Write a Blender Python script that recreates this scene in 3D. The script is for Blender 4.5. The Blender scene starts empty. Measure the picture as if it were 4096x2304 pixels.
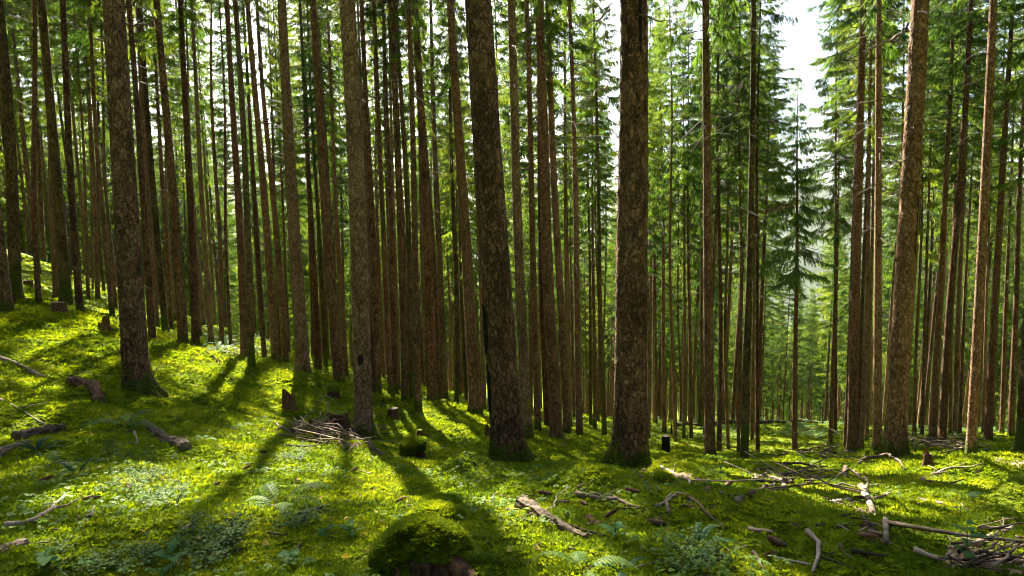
import bpy, math, random
import numpy as np
from mathutils import Vector, Matrix, Quaternion

# ------------------------------------------------------------------ scene, camera, light
S = bpy.context.scene
COL = S.collection
CAMZ = 1.5
LENS, SENSOR = 22.0, 36.0
PITCH = math.radians(5.0)
SUN_AZ, SUN_EL = math.radians(-18.5), math.radians(41)

cam_d = bpy.data.cameras.new('camera')
cam_d.lens = LENS; cam_d.sensor_width = SENSOR
cam_d.clip_start = 0.05; cam_d.clip_end = 12000
cam = bpy.data.objects.new('camera', cam_d); COL.objects.link(cam)
cam.location = (0, 0, CAMZ)
cam.rotation_euler = (math.pi / 2 - PITCH, 0, 0)
S.camera = cam

world = bpy.data.worlds.new('World'); S.world = world; world.use_nodes = True
wn = world.node_tree; wn.nodes.clear()
sky = wn.nodes.new('ShaderNodeTexSky'); sky.sky_type = 'NISHITA'; sky.sun_disc = False
sky.sun_elevation = SUN_EL; sky.sun_rotation = SUN_AZ
sky.air_density = 1.0; sky.dust_density = 2.0; sky.ozone_density = 1.0
bg = wn.nodes.new('ShaderNodeBackground'); bg.inputs['Strength'].default_value = 0.056
wo = wn.nodes.new('ShaderNodeOutputWorld')
wn.links.new(sky.outputs[0], bg.inputs[0]); wn.links.new(bg.outputs[0], wo.inputs[0])

sun_dir = Vector((math.sin(SUN_AZ) * math.cos(SUN_EL), math.cos(SUN_AZ) * math.cos(SUN_EL), math.sin(SUN_EL)))
sl = bpy.data.lights.new('sun', 'SUN'); sl.energy = 5.0; sl.angle = math.radians(0.55); sl.color = (1.0, 0.91, 0.74)
so = bpy.data.objects.new('sun', sl); COL.objects.link(so)
so.rotation_euler = sun_dir.to_track_quat('Z', 'Y').to_euler(); so.location = (-10, 40, 60)

S.view_settings.view_transform = 'Standard'; S.view_settings.look = 'None'
S.view_settings.gamma = 1.0; S.view_settings.exposure = 2.85
S.view_settings.use_curve_mapping = False
S.cycles.max_bounces = 6; S.cycles.diffuse_bounces = 4; S.cycles.transmission_bounces = 4
S.cycles.glossy_bounces = 2; S.cycles.transparent_max_bounces = 8
S.cycles.use_denoising = True; S.cycles.filter_width = 1.05
S.cycles.sample_clamp_indirect = 6.0

# ------------------------------------------------------------------ numeric helpers
F = LENS / SENSOR * 4096.0            # focal length in photo pixels
CP, SP = math.cos(PITCH), math.sin(PITCH)
R = np.random.RandomState(7)
RND = random.Random(11)

def ray(px, py):
    cx = (px - 2048.0) / F; cy = (1152.0 - py) / F
    return np.array([cx, CP + cy * SP, -SP + cy * CP])
def at_depth(px, py, Y):
    d = ray(px, py); p = d * (Y / d[1]); p[2] += CAMZ
    return p
def to_px(P):
    P = np.asarray(P, float); x, y, z = P[..., 0], P[..., 1], P[..., 2] - CAMZ
    f = y * CP - z * SP; u = y * SP + z * CP
    return 2048 + F * x / f, 1152 - F * u / f

def _hash(ix, iy, seed):
    h = (ix.astype(np.int64) * 374761393 + iy.astype(np.int64) * 668265263 + seed * 974634551) & 0xffffffff
    h = ((h ^ (h >> 13)) * 1274126177) & 0xffffffff
    h = h ^ (h >> 16)
    return (h & 0xffffff) / float(0x1000000)
def vnoise(x, y, seed=0):
    x = np.asarray(x, float); y = np.asarray(y, float)
    ix = np.floor(x); iy = np.floor(y); fx = x - ix; fy = y - iy
    fx = fx * fx * fx * (fx * (fx * 6 - 15) + 10); fy = fy * fy * fy * (fy * (fy * 6 - 15) + 10)
    a = _hash(ix, iy, seed); b = _hash(ix + 1, iy, seed); c = _hash(ix, iy + 1, seed); d = _hash(ix + 1, iy + 1, seed)
    return (a + (b - a) * fx) * (1 - fy) + (c + (d - c) * fx) * fy - 0.5
def fbm(x, y, seed, octv=3):
    v = 0; a = 1.0
    for k in range(octv):
        v = v + a * vnoise(x * 2 ** k, y * 2 ** k, seed + k * 17); a *= 0.5
    return v
def cells(x, y, seed):
    """distance to nearest and second nearest jittered lattice point"""
    ix = np.floor(x); iy = np.floor(y)
    f1 = np.full(np.shape(x), 9.0); f2 = np.full(np.shape(x), 9.0)
    for dx in (-1, 0, 1):
        for dy in (-1, 0, 1):
            jx = ix + dx; jy = iy + dy
            d = np.hypot(jx + _hash(jx, jy, seed) - x, jy + _hash(jx, jy, seed + 5) - y)
            f2 = np.minimum(f2, np.maximum(f1, d)); f1 = np.minimum(f1, d)
    return f1, f2

# ------------------------------------------------------------------ terrain
CTRL = [(0, 2304, 2.75), (700, 2304, 2.8), (1400, 2304, 2.8), (2048, 2304, 2.8), (2700, 2304, 2.8), (3400, 2304, 2.8), (4096, 2304, 2.75),
        (62, 1195, 19.0), (551, 1590, 11.6), (268, 1222, 20.0), (735, 1389, 21.0), (1215, 1509, 20.5), (1454, 1775, 13.6),
        (2035, 1860, 9.6), (2520, 1890, 9.2), (3577, 1842, 12.4), (2841, 1835, 17.5), (2230, 1769, 18.0), (1903, 1659, 20.0),
        (1729, 1615, 23.0), (3179, 1805, 24.0), (3952, 1769, 24.5), (886, 1391, 31.0), (2700, 1690, 42.0), (3300, 1700, 43.0),
        (100, 1010, 40.0), (1500, 1500, 40.0), (2100, 1640, 40.0), (600, 1220, 40.0), (0, 1640, 9.0), (4096, 1815, 14.0), (4096, 2000, 6.0),
        (4096, 1740, 42.0), (2960, 1838, 25.0), (2960, 1880, 11.5), (2740, 1812, 24.0), (2380, 1745, 24.0), (0, 1900, 5.2), (1000, 1800, 8.5), (1700, 2000, 5.3), (3000, 1960, 7.0)]
_cp = np.array([at_depth(*c) for c in CTRL])
_extra = np.array([[0, 0, 0.0], [-2, -2, .5], [3, -3, .3], [-8, 0, .2], [8, 0, -.6], [0, -12, 2.0], [-20, -4, 3.0], [20, -4, -1.5],
                   [0, 62, -16.5], [-40, 62, -6.0], [40, 62, -18.0], [-30, 14, 2.8], [30, 14, -5.0]])
_cp = np.vstack([_cp, _extra])
def _phi(d2): return 0.5 * d2 * np.log(d2 + 1e-9)
_n = len(_cp)
_A = np.zeros((_n + 3, _n + 3))
_d2 = ((_cp[:, None, :2] - _cp[None, :, :2]) ** 2).sum(-1)
_A[:_n, :_n] = _phi(_d2) + np.eye(_n) * 6.0
_A[:_n, _n] = 1; _A[:_n, _n + 1:] = _cp[:, :2]; _A[_n, :_n] = 1; _A[_n + 1:, :_n] = _cp[:, :2].T
_w = np.linalg.solve(_A, np.concatenate([_cp[:, 2], np.zeros(3)]))
def smooth(a, b, x):
    t = np.clip((x - a) / (b - a), 0, 1); return t * t * (3 - 2 * t)
def H_base(x, y):
    x = np.asarray(x, float); y = np.asarray(y, float)
    z = _w[_n] + _w[_n + 1] * x + _w[_n + 2] * y
    for i in range(_n):
        z = z + _w[i] * _phi((x - _cp[i, 0]) ** 2 + (y - _cp[i, 1]) ** 2)
    r = np.hypot(x, y)
    k = smooth(48, 75, r)
    yy = np.clip(y, -150, 260)
    far = -0.30 * yy - 0.13 * np.clip(x, -260, 260) + 1.0
    return z * (1 - k) + far * k
MOUNDS = []      # (x, y, radius, height)
def H(x, y):
    x = np.asarray(x, float); y = np.asarray(y, float)
    z = H_base(x, y)
    r = np.hypot(x, y)
    lod = np.exp(-r / 60.0)
    z = z + 0.34 * fbm(x / 3.1, y / 3.1, 3, 2) * lod + 0.15 * fbm(x / 0.9 + 7, y / 0.9, 9, 2)
    for (mx, my, mr, mh) in MOUNDS:
        d2 = (x - mx) ** 2 + (y - my) ** 2
        if x.ndim:
            m = d2 < (3 * mr) ** 2
            if m.any():
                z = z.copy() if not z.flags.writeable else z
                z[m] += mh * np.exp(-d2[m] / mr ** 2)
        else:
            z = z + mh * math.exp(-float(d2) / mr ** 2)
    return z
def micro(x, y):
    f1, f2 = cells(x / 0.14 + 3, y / 0.14, 41)
    c = 0.042 * (0.6 - f1)
    return c + 0.022 * fbm(x / 0.22, y / 0.22, 21, 3)
_DS = 2.0 * 1.008 ** np.arange(0, 470)
def hit(px, py, base=False, maxd=70.0):
    d = ray(px, py); Y = _DS
    P = d[None, :] * (Y / d[1])[:, None]
    h = (H_base if base else H)(P[:, 0], P[:, 1])
    gap = P[:, 2] + CAMZ - h
    k = np.where(gap <= 0)[0]
    if len(k) == 0: i = int(np.argmin(gap / Y)); Yh = min(Y[i], maxd)
    elif k[0] == 0: Yh = Y[0]
    else:
        i = k[0]; t = gap[i - 1] / (gap[i - 1] - gap[i] + 1e-9); Yh = Y[i - 1] + t * (Y[i] - Y[i - 1])
    Yh = min(Yh, maxd)
    p = d * (Yh / d[1])
    return np.array([p[0], p[1], float(H(p[0], p[1]))])

# ------------------------------------------------------------------ mesh helpers
def mesh_of(name, verts, quads=None, tris=None, mats=(), smooth_shade=True, qm=None, tm=None):
    verts = np.asarray(verts, np.float32).reshape(-1, 3)
    q = np.zeros((0, 4), np.int32) if quads is None or len(quads) == 0 else np.asarray(quads, np.int32).reshape(-1, 4)
    t = np.zeros((0, 3), np.int32) if tris is None or len(tris) == 0 else np.asarray(tris, np.int32).reshape(-1, 3)
    me = bpy.data.meshes.new(name)
    me.vertices.add(len(verts)); me.vertices.foreach_set('co', verts.ravel())
    nl = q.size + t.size; me.loops.add(nl)
    me.loops.foreach_set('vertex_index', np.concatenate([q.ravel(), t.ravel()]))
    me.polygons.add(len(q) + len(t))
    st = np.concatenate([np.arange(len(q)) * 4, q.size + np.arange(len(t)) * 3]).astype(np.int32)
    me.polygons.foreach_set('loop_start', st)
    me.polygons.foreach_set('use_smooth', np.full(len(st), smooth_shade))
    for m in mats: me.materials.append(m)
    if qm is not None or tm is not None:
        mi = np.concatenate([np.zeros(len(q), np.int32) if qm is None else np.asarray(qm, np.int32),
                             np.zeros(len(t), np.int32) if tm is None else np.asarray(tm, np.int32)])
        me.polygons.foreach_set('material_index', mi)
    me.update(calc_edges=True); me.validate()
    return me
def obj(name, me, parent=None, **props):
    o = bpy.data.objects.new(name, me); COL.objects.link(o)
    if parent is not None: o.parent = parent
    for k, v in props.items(): o[k] = v
    return o
def thing(name, label, cat, loc, rot=None, group=None, me=None):
    o = bpy.data.objects.new(name, me); COL.objects.link(o)
    if me is None: o.empty_display_size = 0.2
    o.location = tuple(float(v) for v in loc)
    if rot is not None:
        o.rotation_mode = 'QUATERNION'; o.rotation_quaternion = rot
    o['label'] = label; o['category'] = cat
    if group: o['group'] = group
    return o
class MB:
    """collects rings, tubes and leaves into one mesh"""
    def __init__(s): s.v = []; s.q = []; s.t = []; s.n = 0; s.qm = []; s.tm = []
    def add(s, v, q=(), t=(), mat=0):
        v = np.asarray(v, float).reshape(-1, 3); s.v.append(v)
        if len(q): q = np.asarray(q, int) + s.n; s.q.append(q); s.qm += [mat] * len(q)
        if len(t): t = np.asarray(t, int) + s.n; s.t.append(t); s.tm += [mat] * len(t)
        s.n += len(v)
    def tube(s, P, rad, seg=6, mat=0, cap=True, noise=0.0, seed=0, fibre=0.0):
        P = np.asarray(P, float); n = len(P); rad = np.broadcast_to(np.asarray(rad, float), (n,))
        T = np.gradient(P, axis=0); T /= np.linalg.norm(T, axis=1)[:, None] + 1e-9
        ref = np.array([0, 0, 1.0]) if abs(T[0][2]) < 0.8 else np.array([1.0, 0, 0])
        U = np.cross(T, ref); U /= np.linalg.norm(U, axis=1)[:, None] + 1e-9
        W = np.cross(T, U)
        a = np.arange(seg) / seg * 2 * math.pi
        rr = rad[:, None] * np.ones((1, seg))
        if noise: rr = rr * (1 + noise * 2 * vnoise(np.arange(n)[:, None] * 0.9 + 0 * a[None], 0 * rr + a[None] * 1.3, seed))
        if fibre: rr = rr * (1 + fibre * (vnoise(np.arange(n)[:, None] * .25 + 0 * rr, np.sin(a)[None] * 4.1 + np.cos(a)[None] * 3.3 + 0 * rr, seed + 3) + .7 * vnoise(np.arange(n)[:, None] * .8 + 0 * rr, a[None] * 5 + 0 * rr, seed + 6)))
        V = P[:, None, :] + rr[..., None] * (np.cos(a)[None, :, None] * U[:, None, :] + np.sin(a)[None, :, None] * W[:, None, :])
        V = V.reshape(-1, 3)
        i = np.arange(n - 1)[:, None] * seg; j = np.arange(seg)[None, :]; j2 = (j + 1) % seg
        Q = np.stack([i + j, i + j2, i + seg + j2, i + seg + j], -1).reshape(-1, 4)
        t = []
        if cap:
            V = np.vstack([V, P[0], P[-1]]); c0 = n * seg; c1 = c0 + 1
            for k in range(seg):
                t.append((c0, (k + 1) % seg, k)); t.append((c1, (n - 1) * seg + k, (n - 1) * seg + (k + 1) % seg))
        s.add(V, Q, t, mat)
    def mesh(s, name, mats, smooth_shade=True):
        return mesh_of(name, np.vstack(s.v), np.vstack(s.q) if s.q else None, np.vstack(s.t) if s.t else None, mats, smooth_shade, s.qm, s.tm)

# ------------------------------------------------------------------ materials
def new_mat(name):
    m = bpy.data.materials.new(name); m.use_nodes = True
    nt = m.node_tree; nt.nodes.clear()
    out = nt.nodes.new('ShaderNodeOutputMaterial')
    return m, nt, out
def N(nt, kind, **kw):
    n = nt.nodes.new(kind)
    for k, v in kw.items():
        if k in n.inputs.keys(): n.inputs[k].default_value = v
        else: setattr(n, k, v)
    return n
def ramp(nt, fac, stops):
    r = nt.nodes.new('ShaderNodeValToRGB'); e = r.color_ramp.elements
    while len(e) < len(stops): e.new(0.5)
    for el, (p, c) in zip(e, stops): el.position = p; el.color = (*c, 1) if len(c) == 3 else c
    nt.links.new(fac, r.inputs[0]); return r
def mix(nt, fac, a, b, mode='MIX'):
    m = nt.nodes.new('ShaderNodeMix'); m.data_type = 'RGBA'; m.blend_type = mode
    for sock, v in ((m.inputs[0], fac), (m.inputs[6], a), (m.inputs[7], b)):
        if hasattr(v, 'links'): nt.links.new(v, sock)
        elif isinstance(v, (int, float)): sock.default_value = v
        else: sock.default_value = (*v, 1)
    return m.outputs[2]
def math_n(nt, op, a, b=None, clamp=False):
    m = nt.nodes.new('ShaderNodeMath'); m.operation = op; m.use_clamp = clamp
    for i, v in enumerate((a, b)):
        if v is None: continue
        if hasattr(v, 'links'): nt.links.new(v, m.inputs[i])
        else: m.inputs[i].default_value = v
    return m.outputs[0]
def noise(nt, vec, scale, detail=3, rough=0.55):
    n = N(nt, 'ShaderNodeTexNoise', Scale=scale, Detail=detail, Roughness=rough)
    if vec is not None: nt.links.new(vec, n.inputs['Vector'])
    return n.outputs['Fac']
def leafy(name, c_dark, c_mid, c_light, trans=0.45, scale=0.6, rnd=0.25, rough=0.55, tcol=None, spec=0.10):
    m, nt, out = new_mat(name)
    geo = N(nt, 'ShaderNodeNewGeometry'); oi = N(nt, 'ShaderNodeObjectInfo')
    f = noise(nt, geo.outputs['Position'], scale, 3)
    f2 = noise(nt, geo.outputs['Position'], scale * 9, 2)
    f = math_n(nt, 'ADD', math_n(nt, 'MULTIPLY', f, 0.65), math_n(nt, 'MULTIPLY', f2, 0.35))
    r = math_n(nt, 'MULTIPLY', math_n(nt, 'SUBTRACT', oi.outputs['Random'], 0.5), rnd)
    f = math_n(nt, 'ADD', f, r, True)
    c = ramp(nt, f, [(0.3, c_dark), (0.5, c_mid), (0.7, c_light)]).outputs[0]
    p = N(nt, 'ShaderNodeBsdfPrincipled', Roughness=rough); p.inputs['Specular IOR Level'].default_value = spec
    nt.links.new(c, p.inputs['Base Color'])
    tr = N(nt, 'ShaderNodeBsdfTranslucent')
    nt.links.new(mix(nt, 1.0, c, tcol or (1.5, 1.5, 0.8), 'MULTIPLY'), tr.inputs['Color'])
    mx = N(nt, 'ShaderNodeMixShader'); mx.inputs[0].default_value = trans
    nt.links.new(p.outputs[0], mx.inputs[1]); nt.links.new(tr.outputs[0], mx.inputs[2])
    nt.links.new(mx.outputs[0], out.inputs[0])
    return m
def bark_mat(name, c1, c2, c3, plate=17.0, moss_h=0.45, lichen=0.5, bump=1.0):
    m, nt, out = new_mat(name)
    tc = N(nt, 'ShaderNodeTexCoord'); oi = N(nt, 'ShaderNodeObjectInfo')
    off = N(nt, 'ShaderNodeVectorMath', operation='SCALE'); off.inputs[0].default_value = (31, 17, 53)
    nt.links.new(oi.outputs['Random'], off.inputs['Scale'])
    ad = N(nt, 'ShaderNodeVectorMath', operation='ADD')
    nt.links.new(tc.outputs['Object'], ad.inputs[0]); nt.links.new(off.outputs[0], ad.inputs[1])
    mp = N(nt, 'ShaderNodeMapping'); mp.inputs['Scale'].default_value = (1, 1, 0.55)
    nt.links.new(ad.outputs[0], mp.inputs['Vector'])
    wob = N(nt, 'ShaderNodeTexNoise', Scale=7.0, Detail=2.0); nt.links.new(mp.outputs[0], wob.inputs['Vector'])
    wv = N(nt, 'ShaderNodeVectorMath', operation='MULTIPLY_ADD'); nt.links.new(wob.outputs['Color'], wv.inputs[0])
    wv.inputs[1].default_value = (0.16, 0.16, 0.16); nt.links.new(mp.outputs[0], wv.inputs[2])
    vo = N(nt, 'ShaderNodeTexVoronoi', Scale=plate, feature='F1'); nt.links.new(wv.outputs[0], vo.inputs['Vector'])
    ve = N(nt, 'ShaderNodeTexVoronoi', Scale=plate, feature='DISTANCE_TO_EDGE'); nt.links.new(wv.outputs[0], ve.inputs['Vector'])
    edge = ramp(nt, ve.outputs['Distance'], [(0.0, (0, 0, 0)), (0.16, (1, 1, 1))]).outputs[0]
    ve2 = N(nt, 'ShaderNodeTexVoronoi', Scale=plate * 2.3, feature='DISTANCE_TO_EDGE'); nt.links.new(wv.outputs[0], ve2.inputs['Vector'])
    edge2 = ramp(nt, ve2.outputs['Distance'], [(0.0, (0, 0, 0)), (0.22, (1, 1, 1))]).outputs[0]
    gate = ramp(nt, noise(nt, mp.outputs[0], 11.0, 3, .6), [(0.50, (0, 0, 0)), (0.62, (1, 1, 1))]).outputs[0]
    edge = mix(nt, gate, edge, edge2)
    big = noise(nt, mp.outputs[0], 2.2, 4)
    fine = noise(nt, mp.outputs[0], 60.0, 4, 0.7)
    sp = N(nt, 'ShaderNodeSeparateColor'); nt.links.new(vo.outputs['Color'], sp.inputs[0])
    f = math_n(nt, 'ADD', math_n(nt, 'MULTIPLY', sp.outputs[0], 0.35), math_n(nt, 'MULTIPLY', big, 0.7))
    f = math_n(nt, 'ADD', f, math_n(nt, 'MULTIPLY', math_n(nt, 'SUBTRACT', fine, 0.5), 0.95))
    f = math_n(nt, 'ADD', f, math_n(nt, 'MULTIPLY', math_n(nt, 'SUBTRACT', oi.outputs['Random'], 0.5), 0.35))
    col = ramp(nt, f, [(0.25, c1), (0.5, c2), (0.78, c3)]).outputs[0]
    col = mix(nt, 1.0, col, mix(nt, edge, (0.28, 0.23, 0.21), (1, 1, 1)), 'MULTIPLY')
    # lichen, pale grey-green flecks, and dark knots
    ln = noise(nt, mp.outputs[0], 16.0, 5, 0.7); lb = noise(nt, mp.outputs[0], 1.1, 2)
    lf = math_n(nt, 'ADD', ln, math_n(nt, 'MULTIPLY', math_n(nt, 'SUBTRACT', lb, 0.5), 0.5))
    lm = ramp(nt, lf, [(0.58, (0, 0, 0)), (0.70, (1, 1, 1))]).outputs[0]
    col = mix(nt, math_n(nt, 'MULTIPLY', lm, lichen * .8), col, (0.165, 0.155, 0.088))
    # moss climbing from the ground
    sx = N(nt, 'ShaderNodeSeparateXYZ'); nt.links.new(tc.outputs['Object'], sx.inputs[0])
    mh = math_n(nt, 'SUBTRACT', moss_h, sx.outputs[2])
    mn = noise(nt, ad.outputs[0], 3.5, 4, 0.6)
    mm = math_n(nt, 'ADD', math_n(nt, 'MULTIPLY', mh, 1.6), math_n(nt, 'MULTIPLY', math_n(nt, 'SUBTRACT', mn, 0.5), 2.6))
    mm = ramp(nt, mm, [(0.0, (0, 0, 0)), (0.25, (1, 1, 1))]).outputs[0]
    mfine = noise(nt, ad.outputs[0], 45.0, 3, 0.7)
    mcol = ramp(nt, mfine, [(0.3, (0.02, 0.035, 0.004)), (0.7, (0.12, 0.15, 0.015))]).outputs[0]
    col = mix(nt, mm, col, mcol)
    p = N(nt, 'ShaderNodeBsdfPrincipled', Roughness=0.85); p.inputs['Specular IOR Level'].default_value = 0.2
    nt.links.new(col, p.inputs['Base Color'])
    hgt = math_n(nt, 'ADD', math_n(nt, 'MULTIPLY', edge, 0.6), math_n(nt, 'MULTIPLY', fine, 0.5))
    hgt = math_n(nt, 'ADD', hgt, math_n(nt, 'MULTIPLY', math_n(nt, 'MULTIPLY', mfine, mm), 1.2))
    b = N(nt, 'ShaderNodeBump', Strength=bump, Distance=0.02); nt.links.new(hgt, b.inputs['Height'])
    nt.links.new(b.outputs[0], p.inputs['Normal']); nt.links.new(p.outputs[0], out.inputs[0])
    return m
def simple(name, stops, scale=8.0, rough=0.8, bump=0.4, stretch=(1, 1, 1), coord='Object', spec=0.2, rnd=0.3, bscale=None):
    m, nt, out = new_mat(name)
    tc = N(nt, 'ShaderNodeTexCoord'); oi = N(nt, 'ShaderNodeObjectInfo'); geo = N(nt, 'ShaderNodeNewGeometry')
    mp = N(nt, 'ShaderNodeMapping'); mp.inputs['Scale'].default_value = stretch
    nt.links.new(geo.outputs['Position'] if coord == 'World' else tc.outputs['Object'], mp.inputs['Vector'])
    f = noise(nt, mp.outputs[0], scale, 5, 0.65)
    f = math_n(nt, 'ADD', f, math_n(nt, 'MULTIPLY', math_n(nt, 'SUBTRACT', oi.outputs['Random'], 0.5), rnd))
    c = ramp(nt, f, stops).outputs[0]
    p = N(nt, 'ShaderNodeBsdfPrincipled', Roughness=rough); p.inputs['Specular IOR Level'].default_value = spec
    nt.links.new(c, p.inputs['Base Color'])
    h = noise(nt, mp.outputs[0], bscale or scale * 3, 4, 0.7)
    b = N(nt, 'ShaderNodeBump', Strength=bump, Distance=0.01); nt.links.new(h, b.inputs['Height'])
    nt.links.new(b.outputs[0], p.inputs['Normal']); nt.links.new(p.outputs[0], out.inputs[0])
    return m
def ground_mat():
    m, nt, out = new_mat('moss_ground')
    geo = N(nt, 'ShaderNodeNewGeometry'); P = geo.outputs['Position']
    a = noise(nt, P, 0.7, 3); b_ = noise(nt, P, 14.0, 4, 0.7); c_ = noise(nt, P, 70.0, 3, 0.7)
    f = math_n(nt, 'ADD', math_n(nt, 'MULTIPLY', a, 0.45), math_n(nt, 'MULTIPLY', b_, 0.35))
    f = math_n(nt, 'ADD', f, math_n(nt, 'MULTIPLY', c_, 0.35))
    col = ramp(nt, f, [(0.36, (0.042, 0.068, 0.004)), (0.55, (0.125, 0.172, 0.008)), (0.74, (0.28, 0.31, 0.017))]).outputs[0]
    # brown needle litter showing through
    ln = noise(nt, P, 1.3, 4, 0.7)
    lm = ramp(nt, ln, [(0.60, (0, 0, 0)), (0.72, (1, 1, 1))]).outputs[0]
    col = mix(nt, math_n(nt, 'MULTIPLY', lm, 0.55), col, mix(nt, c_, (0.05, 0.032, 0.018), (0.17, 0.11, 0.06)))
    p = N(nt, 'ShaderNodeBsdfPrincipled', Roughness=0.9); p.inputs['Specular IOR Level'].default_value = 0.1
    nt.links.new(col, p.inputs['Base Color'])
    h = math_n(nt, 'ADD', math_n(nt, 'MULTIPLY', b_, 1.0), math_n(nt, 'MULTIPLY', c_, 0.6))
    b = N(nt, 'ShaderNodeBump', Strength=0.9, Distance=0.05); nt.links.new(h, b.inputs['Height'])
    nt.links.new(b.outputs[0], p.inputs['Normal']); nt.links.new(p.outputs[0], out.inputs[0])
    return m
M = {}
M['ground'] = ground_mat()
M['bark'] = bark_mat('spruce_bark', (0.066, 0.036, 0.019), (0.21, 0.116, 0.062), (0.37, 0.225, 0.13))
M['bark_red'] = bark_mat('reddish_bark', (0.052, 0.026, 0.015), (0.155, 0.080, 0.044), (0.29, 0.165, 0.098), moss_h=0.25, lichen=0.25)
M['bark_grey'] = bark_mat('grey_lichen_bark', (0.072, 0.041, 0.023), (0.23, 0.137, 0.076), (0.38, 0.25, 0.155), lichen=0.6)
M['bark_moss'] = bark_mat('mossy_bark', (0.048, 0.034, 0.014), (0.14, 0.10, 0.040), (0.27, 0.20, 0.085), moss_h=1.0, lichen=0.8)
M['needle'] = leafy('spruce_needles', (0.028, 0.062, 0.016), (0.065, 0.118, 0.022), (0.125, 0.165, 0.030), trans=0.55, scale=0.5, rnd=0.35, tcol=(2.25, 2.15, 0.85))
M['needle_young'] = leafy('young_spruce_needles', (0.045, 0.095, 0.035), (0.09, 0.155, 0.055), (0.14, 0.20, 0.07), trans=0.55, scale=0.9, rnd=0.1, tcol=(1.9, 1.9, 0.9))
M['needle_dead'] = leafy('dead_needles', (0.10, 0.045, 0.02), (0.20, 0.10, 0.05), (0.30, 0.17, 0.09), trans=0.35, scale=3, tcol=(1.2, 1, .8))
M['twig'] = simple('dead_twig', [(0.3, (0.035, 0.026, 0.020)), (0.7, (0.13, 0.10, 0.075))], 6, rnd=0.4)

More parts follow.
